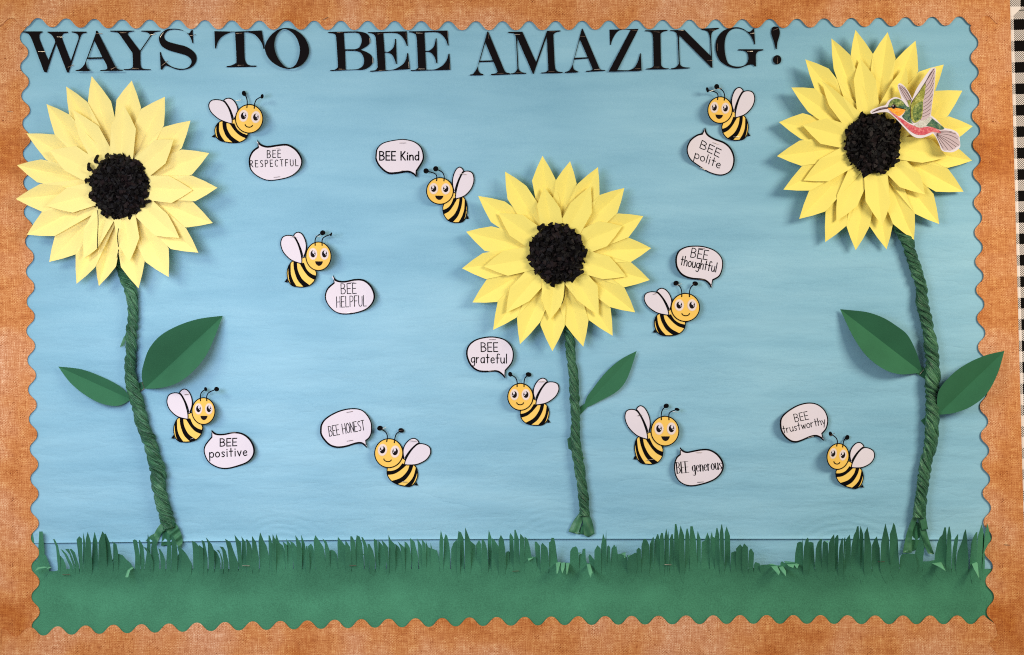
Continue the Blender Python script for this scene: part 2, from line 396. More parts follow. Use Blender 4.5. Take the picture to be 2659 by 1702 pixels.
# gingham strips of the neighbouring board
def plaid_strip(loop, ox, oy, rot, label, h):
    mb = MB(); sheet(mb, [loop], M['plaid'], h, 0.8)
    o = mb.build('gingham_strip', origin=P(ox, oy, 0))
    if rot:
        R = Matrix.Rotation(rot, 4, 'Y'); o.data.transform(R.inverted()); o.rotation_euler = (0, rot, 0)
    tag(o, label, 'gingham trim', 'black and white gingham strips'); return o
plaid_strip([(2605, 30), (2722, 30), (2775, 1760), (2640, 1760)], 2630.8, 51.4, -0.0255, 'vertical black and white gingham check strip at the far right edge', 2.2)
plaid_strip([(2605, -60), (2780, -60), (2780, 25.5), (2648, 25.5), (2631, 42), (2605, 42)], 2648, -9, 0, 'short gingham check corner piece above the vertical gingham strip', 3.6)

# ------------------------------------------------------------------ title letters
z1 = Z(50, 60, 6.846); z2 = Z(400, 60, 5.705); z3 = Z(840, 60, 6.846); z4 = Z(1200, 60, 6.846); z5 = Z(1500, 60, 6.846); z6 = Z(1780, 60, 8.557)
LET = [
 ('W', 'first letter of the title, touching the left border', z1, ["45,150 412,150 412,168 ~370,188 ~355,240 ~377,330 515,665 640,340 ~622,285 ~575,215 500,168 500,155 860,155 865,180 ~800,187 ~765,220 ~767,290 915,680 1050,290 ~1052,235 ~1015,190 930,167 930,153 1195,155 1195,176 ~1120,195 ~1080,265 1062,320 878,882 850,882 655,372 485,882 440,868 227,305 ~190,230 ~140,185 45,162"],
  [(335,510,455,512),(668,248,775,252),(862,792,965,745)]),
 ('A', 'second letter of WAYS, between the W and the Y', z1, ["1365,140 1388,140 1705,775 ~1740,815 ~1785,830 1835,832 1838,852 1440,855 1440,838 ~1510,835 ~1560,815 ~1562,785 ~1545,735 1490,635 1202,644 ~1190,700 ~1196,760 ~1215,810 1262,835 1265,845 1225,856 1130,858 1000,855 1000,843 ~1080,820 ~1140,760 ~1180,680 1358,190","1335,315 1475,610 1222,615"],
  [(1368,190,1475,190),(1630,825,1735,775)]),
 ('Y', 'third letter of WAYS, just left of the S', z1, ["1615,138 2040,138 2040,150 ~1960,165 ~1932,190 ~1945,230 2145,495 2315,250 ~2320,210 ~2270,168 2165,152 2165,138 2508,138 2508,150 ~2420,165 ~2370,200 2330,255 2152,515 2152,700 ~2165,780 ~2210,815 2335,825 2335,838 1858,838 1858,822 ~1960,815 ~2010,790 ~2020,720 2012,535 1780,200 ~1740,170 1615,152"],
  [(1787,175,1900,176),(2320,215,2420,195),(2010,808,2125,808)]),
 ('S', 'the only S, last letter of WAYS', z2, ["555,105 572,105 580,302 568,302 ~545,230 ~500,165 ~420,115 ~285,98 ~195,125 ~152,185 ~160,240 ~215,280 ~340,315 ~470,350 ~580,420 ~628,500 ~615,590 ~540,665 ~430,695 ~330,688 ~230,650 ~165,635 118,692 98,692 85,430 97,430 ~120,500 ~170,580 ~270,650 ~400,680 ~500,660 ~550,600 ~545,540 ~480,485 ~370,450 ~230,410 ~120,350 ~72,250 ~95,170 ~180,100 ~290,85 ~400,100 ~470,140 ~515,155"],
  [(90,212,138,140),(528,192,615,172),(115,632,205,560)]),
 ('T', 'first letter of TO', z2, ["893,122 1200,130 1595,112 1638,382 1620,385 ~1590,290 ~1500,180 ~1400,142 1330,138 1340,480 ~1350,560 ~1385,615 1440,632 1515,632 1515,650 1075,658 1075,640 ~1140,630 ~1200,600 ~1220,550 1200,138 ~1120,145 ~1010,200 ~945,280 915,380 903,380"],
  [(1212,155,1305,152),(1237,628,1332,625)]),
 ('O', 'the only round O of the title', z2, ["~1640,370 ~1700,220 ~1820,110 ~1950,75 ~2100,110 ~2230,220 ~2295,380 ~2270,520 ~2160,640 ~1995,682 ~1840,640 ~1700,530","~1780,330 ~1810,190 ~1880,110 ~1945,92 ~2040,140 ~2120,240 ~2160,390 ~2135,540 ~2075,640 ~1985,665 ~1900,610 ~1815,480"], []),
 ('B', 'the only B of the title', z3, ["85,160 600,150 ~720,170 ~800,220 ~830,310 ~790,400 660,478 ~770,520 ~850,580 ~880,680 ~830,770 ~720,830 600,835 120,855 120,838 ~200,830 ~250,790 ~255,720 228,300 ~215,220 ~170,187 85,178","360,178 560,172 ~640,200 ~680,310 ~640,430 560,468 378,470","382,495 560,497 ~660,530 ~720,640 ~700,760 ~620,815 540,828 395,832"],
  [(240,170,345,168),(268,822,380,825),(820,270,828,360),(872,615,878,710)]),
 ('E', 'first of the two, right after the B', z3, ["788,165 1480,148 1497,410 1480,410 ~1440,310 ~1370,220 ~1270,180 1062,180 1085,510 ~1160,510 ~1240,440 ~1265,350 1270,285 1287,285 1303,730 1287,730 ~1260,640 ~1210,560 ~1140,530 1086,530 1102,838 ~1250,825 ~1400,745 ~1465,650 1488,535 1503,535 1535,820 830,870 830,850 ~920,840 ~955,800 ~960,730 932,300 ~915,230 ~860,187 788,180"],
  [(960,198,1050,190),(1465,175,1472,285),(985,848,1095,838),(1510,690,1520,800)]),
 ('E', 'second of the two, last letter of BEE', z3, ["1520,150 2202,135 2225,402 2210,402 ~2170,290 ~2090,200 ~1990,165 1795,170 1808,495 ~1880,490 ~1955,430 ~1985,340 1995,275 2010,275 2022,718 2005,718 ~1980,620 ~1920,540 ~1860,515 1810,515 1825,830 ~1980,825 ~2110,760 ~2190,660 2222,548 2240,548 2255,835 1550,855 1550,838 ~1640,830 ~1680,790 ~1678,720 1660,300 ~1640,210 ~1590,178 1520,165"],
  [(1645,178,1760,184),(2203,150,2208,260),(1690,818,1800,818),(2238,720,2242,825)]),
 ('A', 'first letter of AMAZING, left of the M', z4, ["448,152 462,152 740,820 ~775,875 850,895 845,918 515,928 515,908 ~600,895 ~625,870 ~620,840 560,692 308,698 ~285,760 ~285,830 ~320,890 375,910 375,932 138,935 138,918 ~200,900 ~260,810 ~290,720","410,345 545,665 318,672"],
  [(460,175,475,285),(625,900,735,895)]),
 ('M', 'the only M of the title', z4, ["820,158 1070,155 1315,700 1510,140 1745,133 1745,152 ~1680,165 ~1630,200 ~1625,270 1645,720 ~1660,820 ~1710,865 1785,872 1785,890 1405,898 1405,882 ~1480,875 ~1525,840 ~1530,790 1505,235 1270,910 1258,905 972,250 998,760 ~1010,830 ~1060,875 1135,890 1135,905 862,912 862,898 ~930,885 ~975,830 ~980,760 955,260 ~935,200 ~890,182 820,178"],
  [(935,205,1030,208),(1550,158,1660,158),(960,886,1065,884),(1535,863,1640,863)]),
 ('A', 'third letter of AMAZING, between the M and the Z', z5, ["74,102 88,102 380,790 ~410,830 490,838 490,852 152,870 152,852 ~220,845 ~260,830 ~255,790 188,632 -61,652 ~-84,760 ~-60,830 8,865 8,880 -222,890 -222,870 ~-150,845 ~-100,760 ~-75,670","38,290 178,610 -52,620"],
  [(40,235,138,243),(295,830,400,822)]),
 ('Z', 'the only Z of the title', z5, ["565,120 1082,105 705,840 900,842 ~1000,800 ~1070,690 1110,540 1122,540 1137,850 558,868 555,860 940,125 ~800,120 ~700,165 ~620,290 590,390 577,390"],
  [(960,128,1065,140),(1015,815,1115,815)]),
 ('I', 'the only I of the title', z5, ["1200,130 1598,122 1598,140 ~1530,155 ~1480,190 ~1475,260 1482,680 ~1490,760 ~1540,800 1620,808 1620,822 1220,828 1220,812 ~1300,800 ~1345,770 ~1350,700 1342,270 ~1325,190 ~1280,155 1200,148"],
  [(1350,155,1455,165),(1350,785,1455,785)]),
 ('N', 'the only N of the title', z5, ["1645,130 1895,120 2369,592 2355,272 ~2333,192 ~2293,144 2197,120 2197,102 2510,86 2510,104 ~2429,136 ~2385,184 2373,264 2397,796 2379,796 1800,215 1815,680 ~1830,750 ~1890,785 1990,793 1990,808 1657,825 1657,808 ~1740,790 ~1790,740 ~1795,680 1778,260 ~1755,180 ~1700,147 1645,145"],
  [(1790,128,1880,132),(2340,125,2440,130),(2305,668,2400,668)]),
 ('G', 'the only G, last letter of AMAZING', z6, ["1525,105 1548,478 1532,478 ~1490,360 ~1420,250 ~1300,160 ~1130,122 ~980,180 ~895,320 ~870,500 ~885,700 ~940,880 ~1040,950 ~1180,970 ~1310,940 ~1385,860 ~1395,740 ~1365,660 ~1300,620 1175,612 1175,585 1728,585 1728,610 ~1630,630 ~1580,680 ~1565,740 1568,968 1545,968 ~1500,930 ~1430,925 ~1340,955 ~1220,998 ~1080,1000 ~900,940 ~740,800 ~665,560 ~700,350 ~820,190 ~980,115 ~1150,95 ~1280,130 ~1370,185 ~1430,195 ~1490,150"],
  [(710,460,715,615),(1440,238,1530,225),(1368,632,1498,632)]),
 ('!', 'exclamation mark ending the title', z6, ["~1990,80 ~2060,100 ~2095,180 ~2090,280 ~2045,430 2028,585 2008,585 ~1960,400 ~1910,250 ~1910,150 ~1940,95","~1945,818 ~1972,745 ~2037,716 ~2102,745 ~2130,818 ~2102,891 ~2037,920 ~1972,891"],
  [(1945,165,2062,122),(2042,765,2046,900)]),
]
LIFT = {0: (3.5, 1), 1: (2.5, 9), 4: (6, -2), 5: (8, 4), 12: (3, 4)}
for i, (ch, desc, z, loops, st) in enumerate(LET):
    mb = MB(); lps = [spl(parse(t, z)) for t in loops]
    ys = [q[1] for q in lps[0]]; y0, y1 = min(ys), max(ys)
    b0, tilt = LIFT.get(i, (4.2, 0.6))
    hf = lambda x, y: b0+1.2+tilt*((y-y0)/(y1-y0))**2+0.8*vn(x, y, 40)
    sheet(mb, lps, M['black'], hf, 0.5)
    name = 'title_exclamation_mark' if ch == '!' else 'title_letter'
    o = mb.build(name)
    lab = 'black paper exclamation mark ending the title, left of the right sunflower' if ch == '!' else f'black paper serif capital letter {ch}, {desc}'
    tag(o, lab, 'letter', 'black title letters')
    for s in st: staple(o, *z(s[0], s[1]), *z(s[2], s[3]), hf=hf)

# ------------------------------------------------------------------ sunflowers
def petal(root, tip, A, B, cen, r0, hb, ht, hs, mat, fold):
    T = Vector(tip); A = Vector(A); B = Vector(B); c = Vector(cen)
    ax = (T-c); L = ax.length; ax.normalize(); px_ = Vector((-ax.y, ax.x))
    if (A-c).dot(px_) < (B-c).dot(px_): px_ = -px_
    tt = ((A-c).dot(ax)+(B-c).dot(ax))/2
    mid = (A+B)/2*0.35+(c+ax*tt)*0.65
    base = c+ax*r0
    bA = base+px_*30; bB = base-px_*30
    def hh(d): return hb+(ht-hb)*max(0, (d-r0)/(L-r0))**1.15
    dm = (mid-c).length
    def pt(p, h): return P(p.x, p.y, h)
    n1 = T*0.5+mid*0.5
    top = [pt(T, ht), pt(A, hh((A-c).dot(ax))+hs+fold), pt(mid, hh(dm)+hs), pt(B, hh((B-c).dot(ax))+hs+fold),
           pt(bA, hb+fold*0.4), pt(base, hb), pt(bB, hb+fold*0.4)]
    eA = T.lerp(A, 0.5)+px_*1.5; eB = T.lerp(B, 0.5)-px_*1.5; em = T.lerp(mid, 0.5)
    top += [pt(eA, (ht+hh((A-c).dot(ax))+hs+fold)/2+0.8), pt(em, (ht+hh(dm)+hs)/2+0.6), pt(eB, (ht+hh((B-c).dot(ax))+hs+fold)/2+0.8)]
    F = [(0, 8, 7), (0, 9, 8), (7, 8, 2, 1), (8, 9, 3, 2), (1, 2, 5, 4), (2, 3, 6, 5)]
    # make faces look at the viewer
    n = len(top); d = Vector((0, 0.0005, 0)); bot = [q+d for q in top]
    a, b, cc = top[1], top[2], top[4]
    flip = ((b-a).cross(cc-a)).y > 0
    G = []
    for f in F:
        g = tuple(reversed(f)) if flip else f
        G.append(g); G.append(tuple(n+q for q in reversed(g)))
    ring = [0, 7, 1, 4, 5, 6, 3, 9]
    for k in range(len(ring)):
        p, q = ring[k], ring[(k+1) % len(ring)]; G.append((p, q, q+n, p+n))
    mb = MB(); mb.add(top+bot, G, mat)
    return mb.build('petal', root)
def scrap_mesh(k):
    r = random.Random(k+40); mb = []; a = r.uniform(0.006, 0.0092); b = r.uniform(0.004, 0.0075)
    vs = [(-a, -b, 0), (0, -b*r.uniform(.8, 1.2), r.uniform(.003, .008)), (a, -b*.8, 0), (-a*.9, b, r.uniform(0, .004)), (r.uniform(-.002, .002), b, r.uniform(.002, .009)), (a, b*r.uniform(.6, 1.1), 0.001),
          (-a*.4, b*1.7, r.uniform(-.002, .004)), (a*1.3, 0, r.uniform(-.003, .002))]
    fs = [(0, 1, 4, 3), (1, 2, 5, 4), (3, 4, 6), (2, 7, 5)]
    me = bpy.data.meshes.new('tissue_scrap'); me.from_pydata(vs, [], fs)
    me.materials.append(M['tissue'] if k % 6 else M['tissue_brown']); me.update(); return me
SCRAPS = [scrap_mesh(k) for k in range(14)]
def centre(root, cx, cy, rx, ry, h, strays):
    mb = MB(); n = 40; vs = [P(cx, cy, h+11.5)]; fs = []
    for j, (f, hh) in enumerate(((0.35, 10), (0.7, 6.5), (0.92, 0), (0.97, -7))):
        for i in range(n):
            a = 2*math.pi*i/n; vs.append(P(cx+rx*f*math.cos(a), cy+ry*f*math.sin(a), h+hh))
    for i in range(n): fs.append((0, 1+i, 1+(i+1) % n))
    for j in range(3):
        for i in range(n):
            p = 1+j*n+i; q = 1+j*n+(i+1) % n; fs.append((p, p+n, q+n, q))
    mb.add(vs, fs, M['tissue'])
    c = mb.build('flower_centre', root); og = org_of(root); r = random.Random(int(cx))
    N = 285
    for i in range(N):
        t = math.sqrt((i+0.5)/N)*0.985; a = i*2.399963+r.uniform(-.2, .2)
        x, y = cx+rx*t*math.cos(a), cy+ry*t*math.sin(a)
        o = bpy.data.objects.new('tissue_scrap', r.choice(SCRAPS)); link(o, c)
        hh = h+12*(1-t**2.2)+r.uniform(-1, 4)-(3 if t > .93 else 0)
        o.location = P(x, y, hh)-og
        o.rotation_euler = (math.pi/2+r.uniform(-.8, .8), r.uniform(-.75, .75), r.uniform(-.7, .7))
        o.rotation_euler.rotate_axis('Z', r.uniform(0, 6.28)); s = r.uniform(.68, 1.08); o.scale = (s, s, s)
    for (x, y, ang) in strays:
        o = bpy.data.objects.new('tissue_scrap', SCRAPS[1]); link(o, c); o.location = P(x, y, h+6)-og
        o.rotation_euler = (math.pi/2, 0, 0); o.rotation_euler.rotate_axis('Z', ang); o.scale = (1.5, 1.1, 1.2)
    return c
def stem(root, pts, hh, seed, turn=78.0):
    r = random.Random(seed)
    P3 = [(x, y, True) for x, y, w in pts]; line = spl(P3, False, 10)
    ws = spl([(i, w, True) for i, (x, y, w) in enumerate(pts)], False, 10)
    # resample
    acc = [0]
    for i in range(1, len(line)): acc.append(acc[-1]+math.hypot(line[i][0]-line[i-1][0], line[i][1]-line[i-1][1]))
    L = acc[-1]; n = int(L/2.0); NS = 64; vs = []; st = []; j = 0
    for i in range(n+1):
        s = L*i/n
        while j < len(acc)-2 and acc[j+1] < s: j += 1
        t = (s-acc[j])/max(1e-6, acc[j+1]-acc[j])
        x = line[j][0]*(1-t)+line[j+1][0]*t; y = line[j][1]*(1-t)+line[j+1][1]*t
        q = min(j, len(ws)-2); w = ws[q][1]*(1-t)+ws[q+1][1]*t
        dx, dy = line[j+1][0]-line[j][0], line[j+1][1]-line[j][1]; l = math.hypot(dx, dy) or 1
        nx, ny = -dy/l, dx/l; R = w/2
        tw = -2*math.pi*s/turn+2.6*vn(s, seed*100, 75)+0.8*vn(s, seed*77, 30)
        for k in range(NS):
            th = 2*math.pi*k/NS; ph = th+tw
            q1 = vn(ph*40, s*.35, 30); q2 = 0.55*vn(ph*40+500, s*.5, 22)
            c1 = abs(math.sin(1.0*ph+2.0*q1)); c2 = abs(math.sin(2.0*ph+3.0*q2+1.3*vn(s, seed*50+7, 60)+1))
            c3 = abs(math.sin(4*ph+4*q1+3*q2))
            rr = R*0.97*(0.44+0.14*c1**0.5+0.52*c2**0.62+0.10*c3**.6+0.16*(vn(ph*60, s*.9, 26)-.5))
            st.append((1.6*math.cos(ph), 1.6*math.sin(ph), s*0.011+seed*7))
            u, v = math.cos(th)*rr, math.sin(th)*rr*0.85
            vs.append(P(x+nx*u, y+ny*u, hh+R*0.8+v))
    fs = [(i*NS+k, i*NS+(k+1) % NS, (i+1)*NS+(k+1) % NS, (i+1)*NS+k) for i in range(n) for k in range(NS)]
    mb = MB(); mb.add(vs, fs, M['crepe']); o = mb.build('stem', root, smooth=0.7)
    at = o.data.attributes.new('strand', 'FLOAT_VECTOR', 'POINT'); at.data.foreach_set('vector', [c for q in st for c in q])
    return o
def pleat(root, name, pts, h0, h1, mat='crepe', amp=2.5, per=6.0, ang=0.0):
    lp = spl(parse(pts) if isinstance(pts, str) else pts); ys = [q[1] for q in lp]; a, b = min(ys), max(ys)
    ca, sa = math.cos(ang), math.sin(ang); mb = MB()
    sheet(mb, [lp], M[mat], lambda x, y: h0+(h1-h0)*(y-a)/(b-a)+amp*math.sin((x*ca+y*sa)/per*2)+1.5*vn(x, y, 9), 0.5, 4)
    return mb.build(name, root, smooth=1.2)
def leaf(root, tip, upper, lower, base, z, hc, rise, twist=0.0, extra=None):
    T = Vector(z(*tip)); Bs = Vector(z(*base))
    up = [tuple(z(*map(float, q.split(',')))) for q in upper.split()]; lo = [tuple(z(*map(float, q.split(',')))) for q in lower.split()]
    lpts = [(T.x, T.y, False)]+[(x, y, True) for x, y in up]+[(Bs.x, Bs.y, False)]+[(x, y, True) for x, y in reversed(lo)]
    lp = spl(lpts)
    ax = (Bs-T); L = ax.length; ax.normalize(); nrm = Vector((-ax.y, ax.x))
    um = Vector(up[len(up)//2])-T
    if um.dot(nrm) < 0: nrm = -nrm
    wmax = max(abs((Vector(q)-T).dot(nrm)) for q in lp)
    def hf(x, y):
        d = Vector((x, y))-T; w = d.dot(nrm); t = d.dot(ax)/L
        return hc+rise*(abs(w)/wmax)*(1+twist*(1 if w > 0 else -1))+6*(1-t)
    mb = MB()
    # crease points as part of the outline triangulation: two loops sharing the fold
    for side in (1, -1):
        half = [q for q in lp if (Vector(q)-T).dot(nrm)*side > 0.3]
        i0 = 0
        pts = [tuple(T)]+sorted(half, key=lambda q: (Vector(q)-T).dot(ax))+[tuple(Bs)]
        if len(pts) > 3: sheet(mb, [pts], M['leaf'], hf, 0.5, 14)
    return mb.build('leaf', root, smooth=0.25)
def flower(label, z, cen, rad, outer, inner, hb, hfun, strays, mat_out, mat_in, marks=(), fold=1.0, cone=1):
    cx, cy = z(*cen); rx, ry = rad[0]/4.2786, rad[1]/4.2786
    root = empty('paper_sunflower', P(cx, cy, 0)); tag(root, label, 'paper flower', 'paper sunflowers')
    r = random.Random(int(cx)+5)
    for k, ring in enumerate((outer, inner)):
        for i, (t, A, B) in enumerate(ring):
            t, A, B = z(*t), z(*A), z(*B)
            ang = math.atan2(t[1]-cy, t[0]-cx)
            if k == 0: h0, h1, hs = hb+3*(i % 2)+r.uniform(0, 1), hfun(ang)+r.uniform(-5, 6)+cone*(0.45 if math.sin(ang) < 0 else 1), 0
            else: h0, h1, hs = hb+8+2*(i % 2), hfun(ang)*0.55+hb*.45+13+r.uniform(-4, 9)+cone, 0.5
            m = (mat_out, mat_in)[k]
            petal(root, t, A, B, (cx, cy), 46, h0, h1, hs, M[m], (r.uniform(9.5, 13.5) if k == 0 else r.uniform(7, 10.5))*fold)
    centre(root, cx, cy, rx, ry, hb+22, [(*z(x, y), a) for x, y, a in strays])
    for mk in marks:
        mb = MB(); ribbon(mb, spl([(*z(*q), True) for q in mk], False, 5), 2.2, M['ink'], hb+46); mb.build('ink_mark', root)
    return root
zl = Z(30, 190, 4.2786); zm = Z(1180, 390, 4.2786); zr = Z(2000, 70, 4.2786)
LO = [((890,35),(848,330),(1105,315)),((1335,85),(1165,300),(1437,380)),((1703,265),(1440,400),(1693,580)),((1988,530),(1690,600),(1890,835)),((2195,890),(1890,850),(2005,1128)),((2288,1275),(2005,1140),(2040,1425)),((2235,1667),(2010,1427),(1940,1717)),((2075,1997),(1940,1727),(1770,1957)),((1745,2267),(1745,1947),(1490,2102)),((1410,2392),(1480,2087),(1215,2157)),((970,2367),(1160,2150),(940,2157)),((722,2342),(930,2157),(712,2017)),((418,2099),(708,2017),(480,1817)),((170,1797),(480,1812),(335,1547)),((45,1399),(340,1542),(320,1232)),((60,1025),(285,1215),(325,960)),((165,672),(380,960),(480,685)),((388,345),(478,680),(640,462)),((607,150),(640,460),(840,320))]
LI = [((680,410),(755,720),(965,590)),((1245,355),(1105,595),(1382,620)),((1798,742),(1590,745),(1710,1005)),((2012,1300),(1740,1140),(1775,1445)),((1865,1832),(1735,1572),(1590,1807)),((1310,2097),(1420,1827),(1200,1927)),((800,2057),(957,1947),(802,1737)),((385,1477),(680,1552),(620,1272)),((420,860),(590,1085),(715,812))]
MO = [((978,65),(862,340),(1125,330)),((1285,125),(1128,335),(1358,375)),((1595,190),(1365,380),(1612,500)),((1888,422),(1615,500),(1810,700)),((2098,735),(1815,705),(1935,970)),((2185,1090),(1930,972),(1960,1245)),((2170,1445),(1960,1247),(1890,1525)),((2008,1804),(1890,1531),(1730,1746)),((1758,2064),(1735,1756),(1495,1891)),((1432,2186),(1490,1891),(1230,1941)),((1088,2236),(1225,1956),(955,1946)),((728,2158),(950,1916),(695,1866)),((430,1998),(690,1861),(480,1691)),((200,1694),(480,1688),(360,1436)),((85,1315),(350,1435),(315,1145)),((130,908),(335,1120),(410,848)),((263,510),(405,800),(560,572)),((563,240),(590,545),(800,400))]
MI = [((995,410),(920,620),(1175,650)),((1515,400),(1290,590),(1525,700)),((1865,845),(1600,790),(1695,1070)),((1908,1405),(1720,1180),(1645,1435)),((1603,1840),(1590,1506),(1365,1666)),((1060,1886),(1200,1706),(965,1646)),((575,1806),(835,1676),(615,1536)),((330,1295),(595,1398),(545,1120)),((488,700),(615,950),(760,720))]
RO = [((948,35),(895,310),(1140,300)),((1305,60),(1140,305),(1393,350)),((1615,155),(1395,365),(1645,490)),((1928,420),(1650,500),(1830,720)),((2135,710),(1830,712),(1975,990)),((2250,1105),(1985,995),(2020,1285)),((2242,1487),(2010,1290),(1975,1567)),((2148,1832),(1975,1577),(1840,1832)),((1878,2192),(1815,1857),(1610,2077)),((1597,2367),(1607,2077),(1365,2192)),((1293,2472),(1362,2197),(1105,2217)),((950,2482),(1105,2217),(845,2207)),((612,2392),(840,2217),(615,2057)),((322,2135),(612,2052),(430,1827)),((147,1809),(440,1820),(350,1552)),((75,1437),(345,1545),(325,1265)),((98,1060),(345,1250),(360,960)),((235,675),(420,945),(490,685)),((390,362),(490,680),(650,465)),((680,130),(705,470),(890,315))]
RI = [((1000,350),(928,590),(1175,590)),((1510,440),(1350,620),(1530,640)),((1890,850),(1640,860),(1790,1050)),((1960,1447),(1800,1250),(1690,1512)),((1720,1862),(1665,1640),(1440,1782)),((1243,2212),(1335,1957),(1060,1937)),((735,2162),(965,1992),(745,1867)),((370,1707),(650,1717),(555,1467)),((360,1095),(560,1300),(630,1015)),((572,600),(655,880),(800,770))]
fl = flower('paper sunflower at the left, with two green leaves, below the word WAYS', zl, (1200,1262), (328,372), LO, LI, 16, lambda a: 30+10*math.cos(a), [(875,1050,1.9),(955,965,1.5),(860,1200,.3),(1500,1440,.4)], 'petal_pale', 'petal_pale',
     [((957,1530),(962,1650),(958,1780),(953,1945)),((1188,1730),(1178,1830),(1188,1930)),((1190,1965),(1172,2050))], fold=1.45, cone=14)
fm = flower('paper sunflower in the middle, on the shortest stem with a single leaf', zm, (1138,1150), (312,332), MO, MI, 14, lambda a: 30, [(960,860,.8),(1390,1370,.5),(1320,1430,.9),(1100,1480,1.4),(1450,1150,1.2)], 'petal', 'petal',
     [((1228,1470),(1224,1600),(1212,1660),(1192,1714))])
fr = flower('paper sunflower at the right, with the hummingbird cutout on its petals', zr, (1140,1298), (311,343), RO, RI, 15, lambda a: 27-10*math.cos(a)-4*math.sin(a), [(1405,1080,1.3),(1420,1130,1.0),(1060,1640,.6),(1390,1500,.4)], 'petal', 'petal')
stem(fl, [(300,660,16),(307,690,16),(320,712,24),(337,745,33),(343,773,28),(346,820,26),(341,867,29),(340.5,904,27),(338,961,28),(345,1007,31),(358,1049,33),(370,1101,33),(389,1148,34),(402,1194,34),(410,1222,39),(412.5,1265,36),(423,1311,34),(434,1350,36),(440,1372,30)], 4, 1, 104)
stem(fm, [(1470,835,22),(1477.5,862,24),(1481,899,24),(1483,931,22),(1490,975,23),(1491,1019,24),(1494,1057,25),(1494.5,1092,22),(1494,1136,24),(1498,1174,25),(1504,1209,26),(1510,1250,24),(1514,1281,26),(1517,1310,25),(1518,1340,24)], 4, 2, 110)
stem(fr, [(2312,575,20),(2335,600,24),(2355,624,30),(2362,648,29),(2369.5,675,28),(2379,703,29),(2392,744,28),(2395,784.5,32),(2404,825,30),(2412,866,29),(2417,894,34),(2421,934.5,34),(2422,975,36),(2421.5,998,37),(2420.5,1041,33),(2421,1087,34),(2420,1117,34),(2415,1163,32),(2405.6,1194,30),(2401,1224,30),(2397,1255,30),(2392.5,1285,28),(2389.5,1316,31),(2387,1345,32)], 4, 3, 90)
# loose stem ends
pleat(fl, 'stem_end', "~440,1346 ~458,1362 ~470,1386 ~474,1408 466,1426 ~452,1404 ~440,1392 ~430,1370", 20, 9, ang=.9, amp=4)
pleat(fl, 'stem_end', "~436,1352 ~455,1368 ~468,1388 472,1424 ~458,1405 ~440,1385 ~428,1372", 14, 6, ang=.8)
pleat(fl, 'stem_end', "~428,1352 ~416,1362 ~402,1384 394,1420 408,1412 ~420,1385 ~440,1370", 16, 8, ang=-.5)
pleat(fl, 'stem_end', "405,1384 ~390,1392 376,1408 392,1412 ~402,1400", 9, 4)
pleat(fl, 'stem_end', "424,1372 446,1376 452,1414 418,1418", 7, 4, 'leaf')
pleat(fm, 'stem_end', "1507,1330 1519,1335 ~1508,1365 1501,1388 1476,1381 ~1490,1352", 12, 10, ang=.4)
pleat(fm, 'stem_end', "1512,1325 1527,1330 ~1538,1355 1544,1386 1528,1396 1516,1390 ~1514,1362", 13, 10, ang=-.4)
pleat(fm, 'stem_end', "1513,1362 1522,1368 1530,1390 1500,1387", 5, 5, 'leaf')
pleat(fm, 'loose_paper_edge', "1484,1133 1473,1140 1476,1166 1490,1172 1494,1150", 10, 8, amp=1)
pleat(fm, 'loose_paper_edge', "1507,1180 1518,1190 1512,1196", 16, 14, amp=1)
pleat(fr, 'stem_end', "2376,1330 2388,1336 ~2372,1375 ~2368,1400 2368,1436 2344,1436 ~2352,1395 ~2362,1362", 16, 8, ang=.1)
pleat(fr, 'stem_end', "2382,1338 2398,1338 ~2404,1370 ~2412,1400 2426,1440 2410,1438 ~2394,1400", 16, 8, ang=-.6)
pleat(fr, 'stem_end', "2384,1326 2402,1330 2410,1375 2394,1377", 22, 18, amp=1)
pleat(fr, 'stem_end', "2368,1352 2388,1360 2400,1420 2368,1432", 6, 4, 'leaf')
pleat(fr, 'loose_paper_edge', "2402,1084 2391,1093 2403,1108", 9, 9, 'leaf', amp=.5)
pleat(fr, 'loose_paper_edge', "2400,735 2408,741 2404,747", 20, 20, amp=.5)
pleat(fl, 'loose_paper_edge', "~324,872 ~318,884 311,903 ~322,895 ~326,880", 14, 12, amp=.8)
za = Z(0, 800, 3.4229); zb = Z(1200, 800, 3.4229); zc = Z(1959, 800, 3.4229)
leaf(fl, (518,522), "720,545 900,610 1040,680 1120,745", "620,660 750,770 900,850 1050,870", (1165,815), za, 6, 22)
l2 = leaf(fl, (1980,70), "1780,95 1600,150 1440,235 1340,340 1290,450 1258,600", "1850,390 1720,560 1580,665 1430,712", (1285,718), za, 8, 62)
pleat(fl, 'leaf_stalk', [(*za(1225,668), False), (*za(1268,655), False), (*za(1285,712), False), (*za(1240,752), False)], 6, 6, 'leaf', amp=.4)
staple(fl, *za(1262,660), *za(1280,712), 9); staple(fl, *za(1240,750), *za(1283,715), 9)
leaf(fm, (1552,382), "1400,465 1270,580 1160,720 1105,800", "1470,620 1380,740 1220,830 1130,875", (1085,880), zb, 6, 6)
pleat(fm, 'leaf_stalk', [(*zb(1050,880), False), (*zb(1090,850), False), (*zb(1110,885), False), (*zb(1050,950), False)], 6, 6, 'leaf', amp=.4)
leaf(fr, (762,12), "870,22 1010,40 1150,90 1270,165 1360,240 1430,370 1480,520", "880,260 1000,430 1150,545 1290,590 1430,582", (1490,575), zc, 6, 34)
pleat(fr, 'leaf_stalk', [(*zc(1480,520), False), (*zc(1545,555), False), (*zc(1520,635), False), (*zc(1435,582), False)], 7, 7, 'leaf', amp=.4)
staple(fr, *zc(1470,590), *zc(1505,550), 10)
leaf(fr, (2222,382), "2060,420 1900,490 1770,580 1660,700 1625,800", "2160,590 2060,770 1920,880 1770,935", (1630,950), zc, 14, 34)

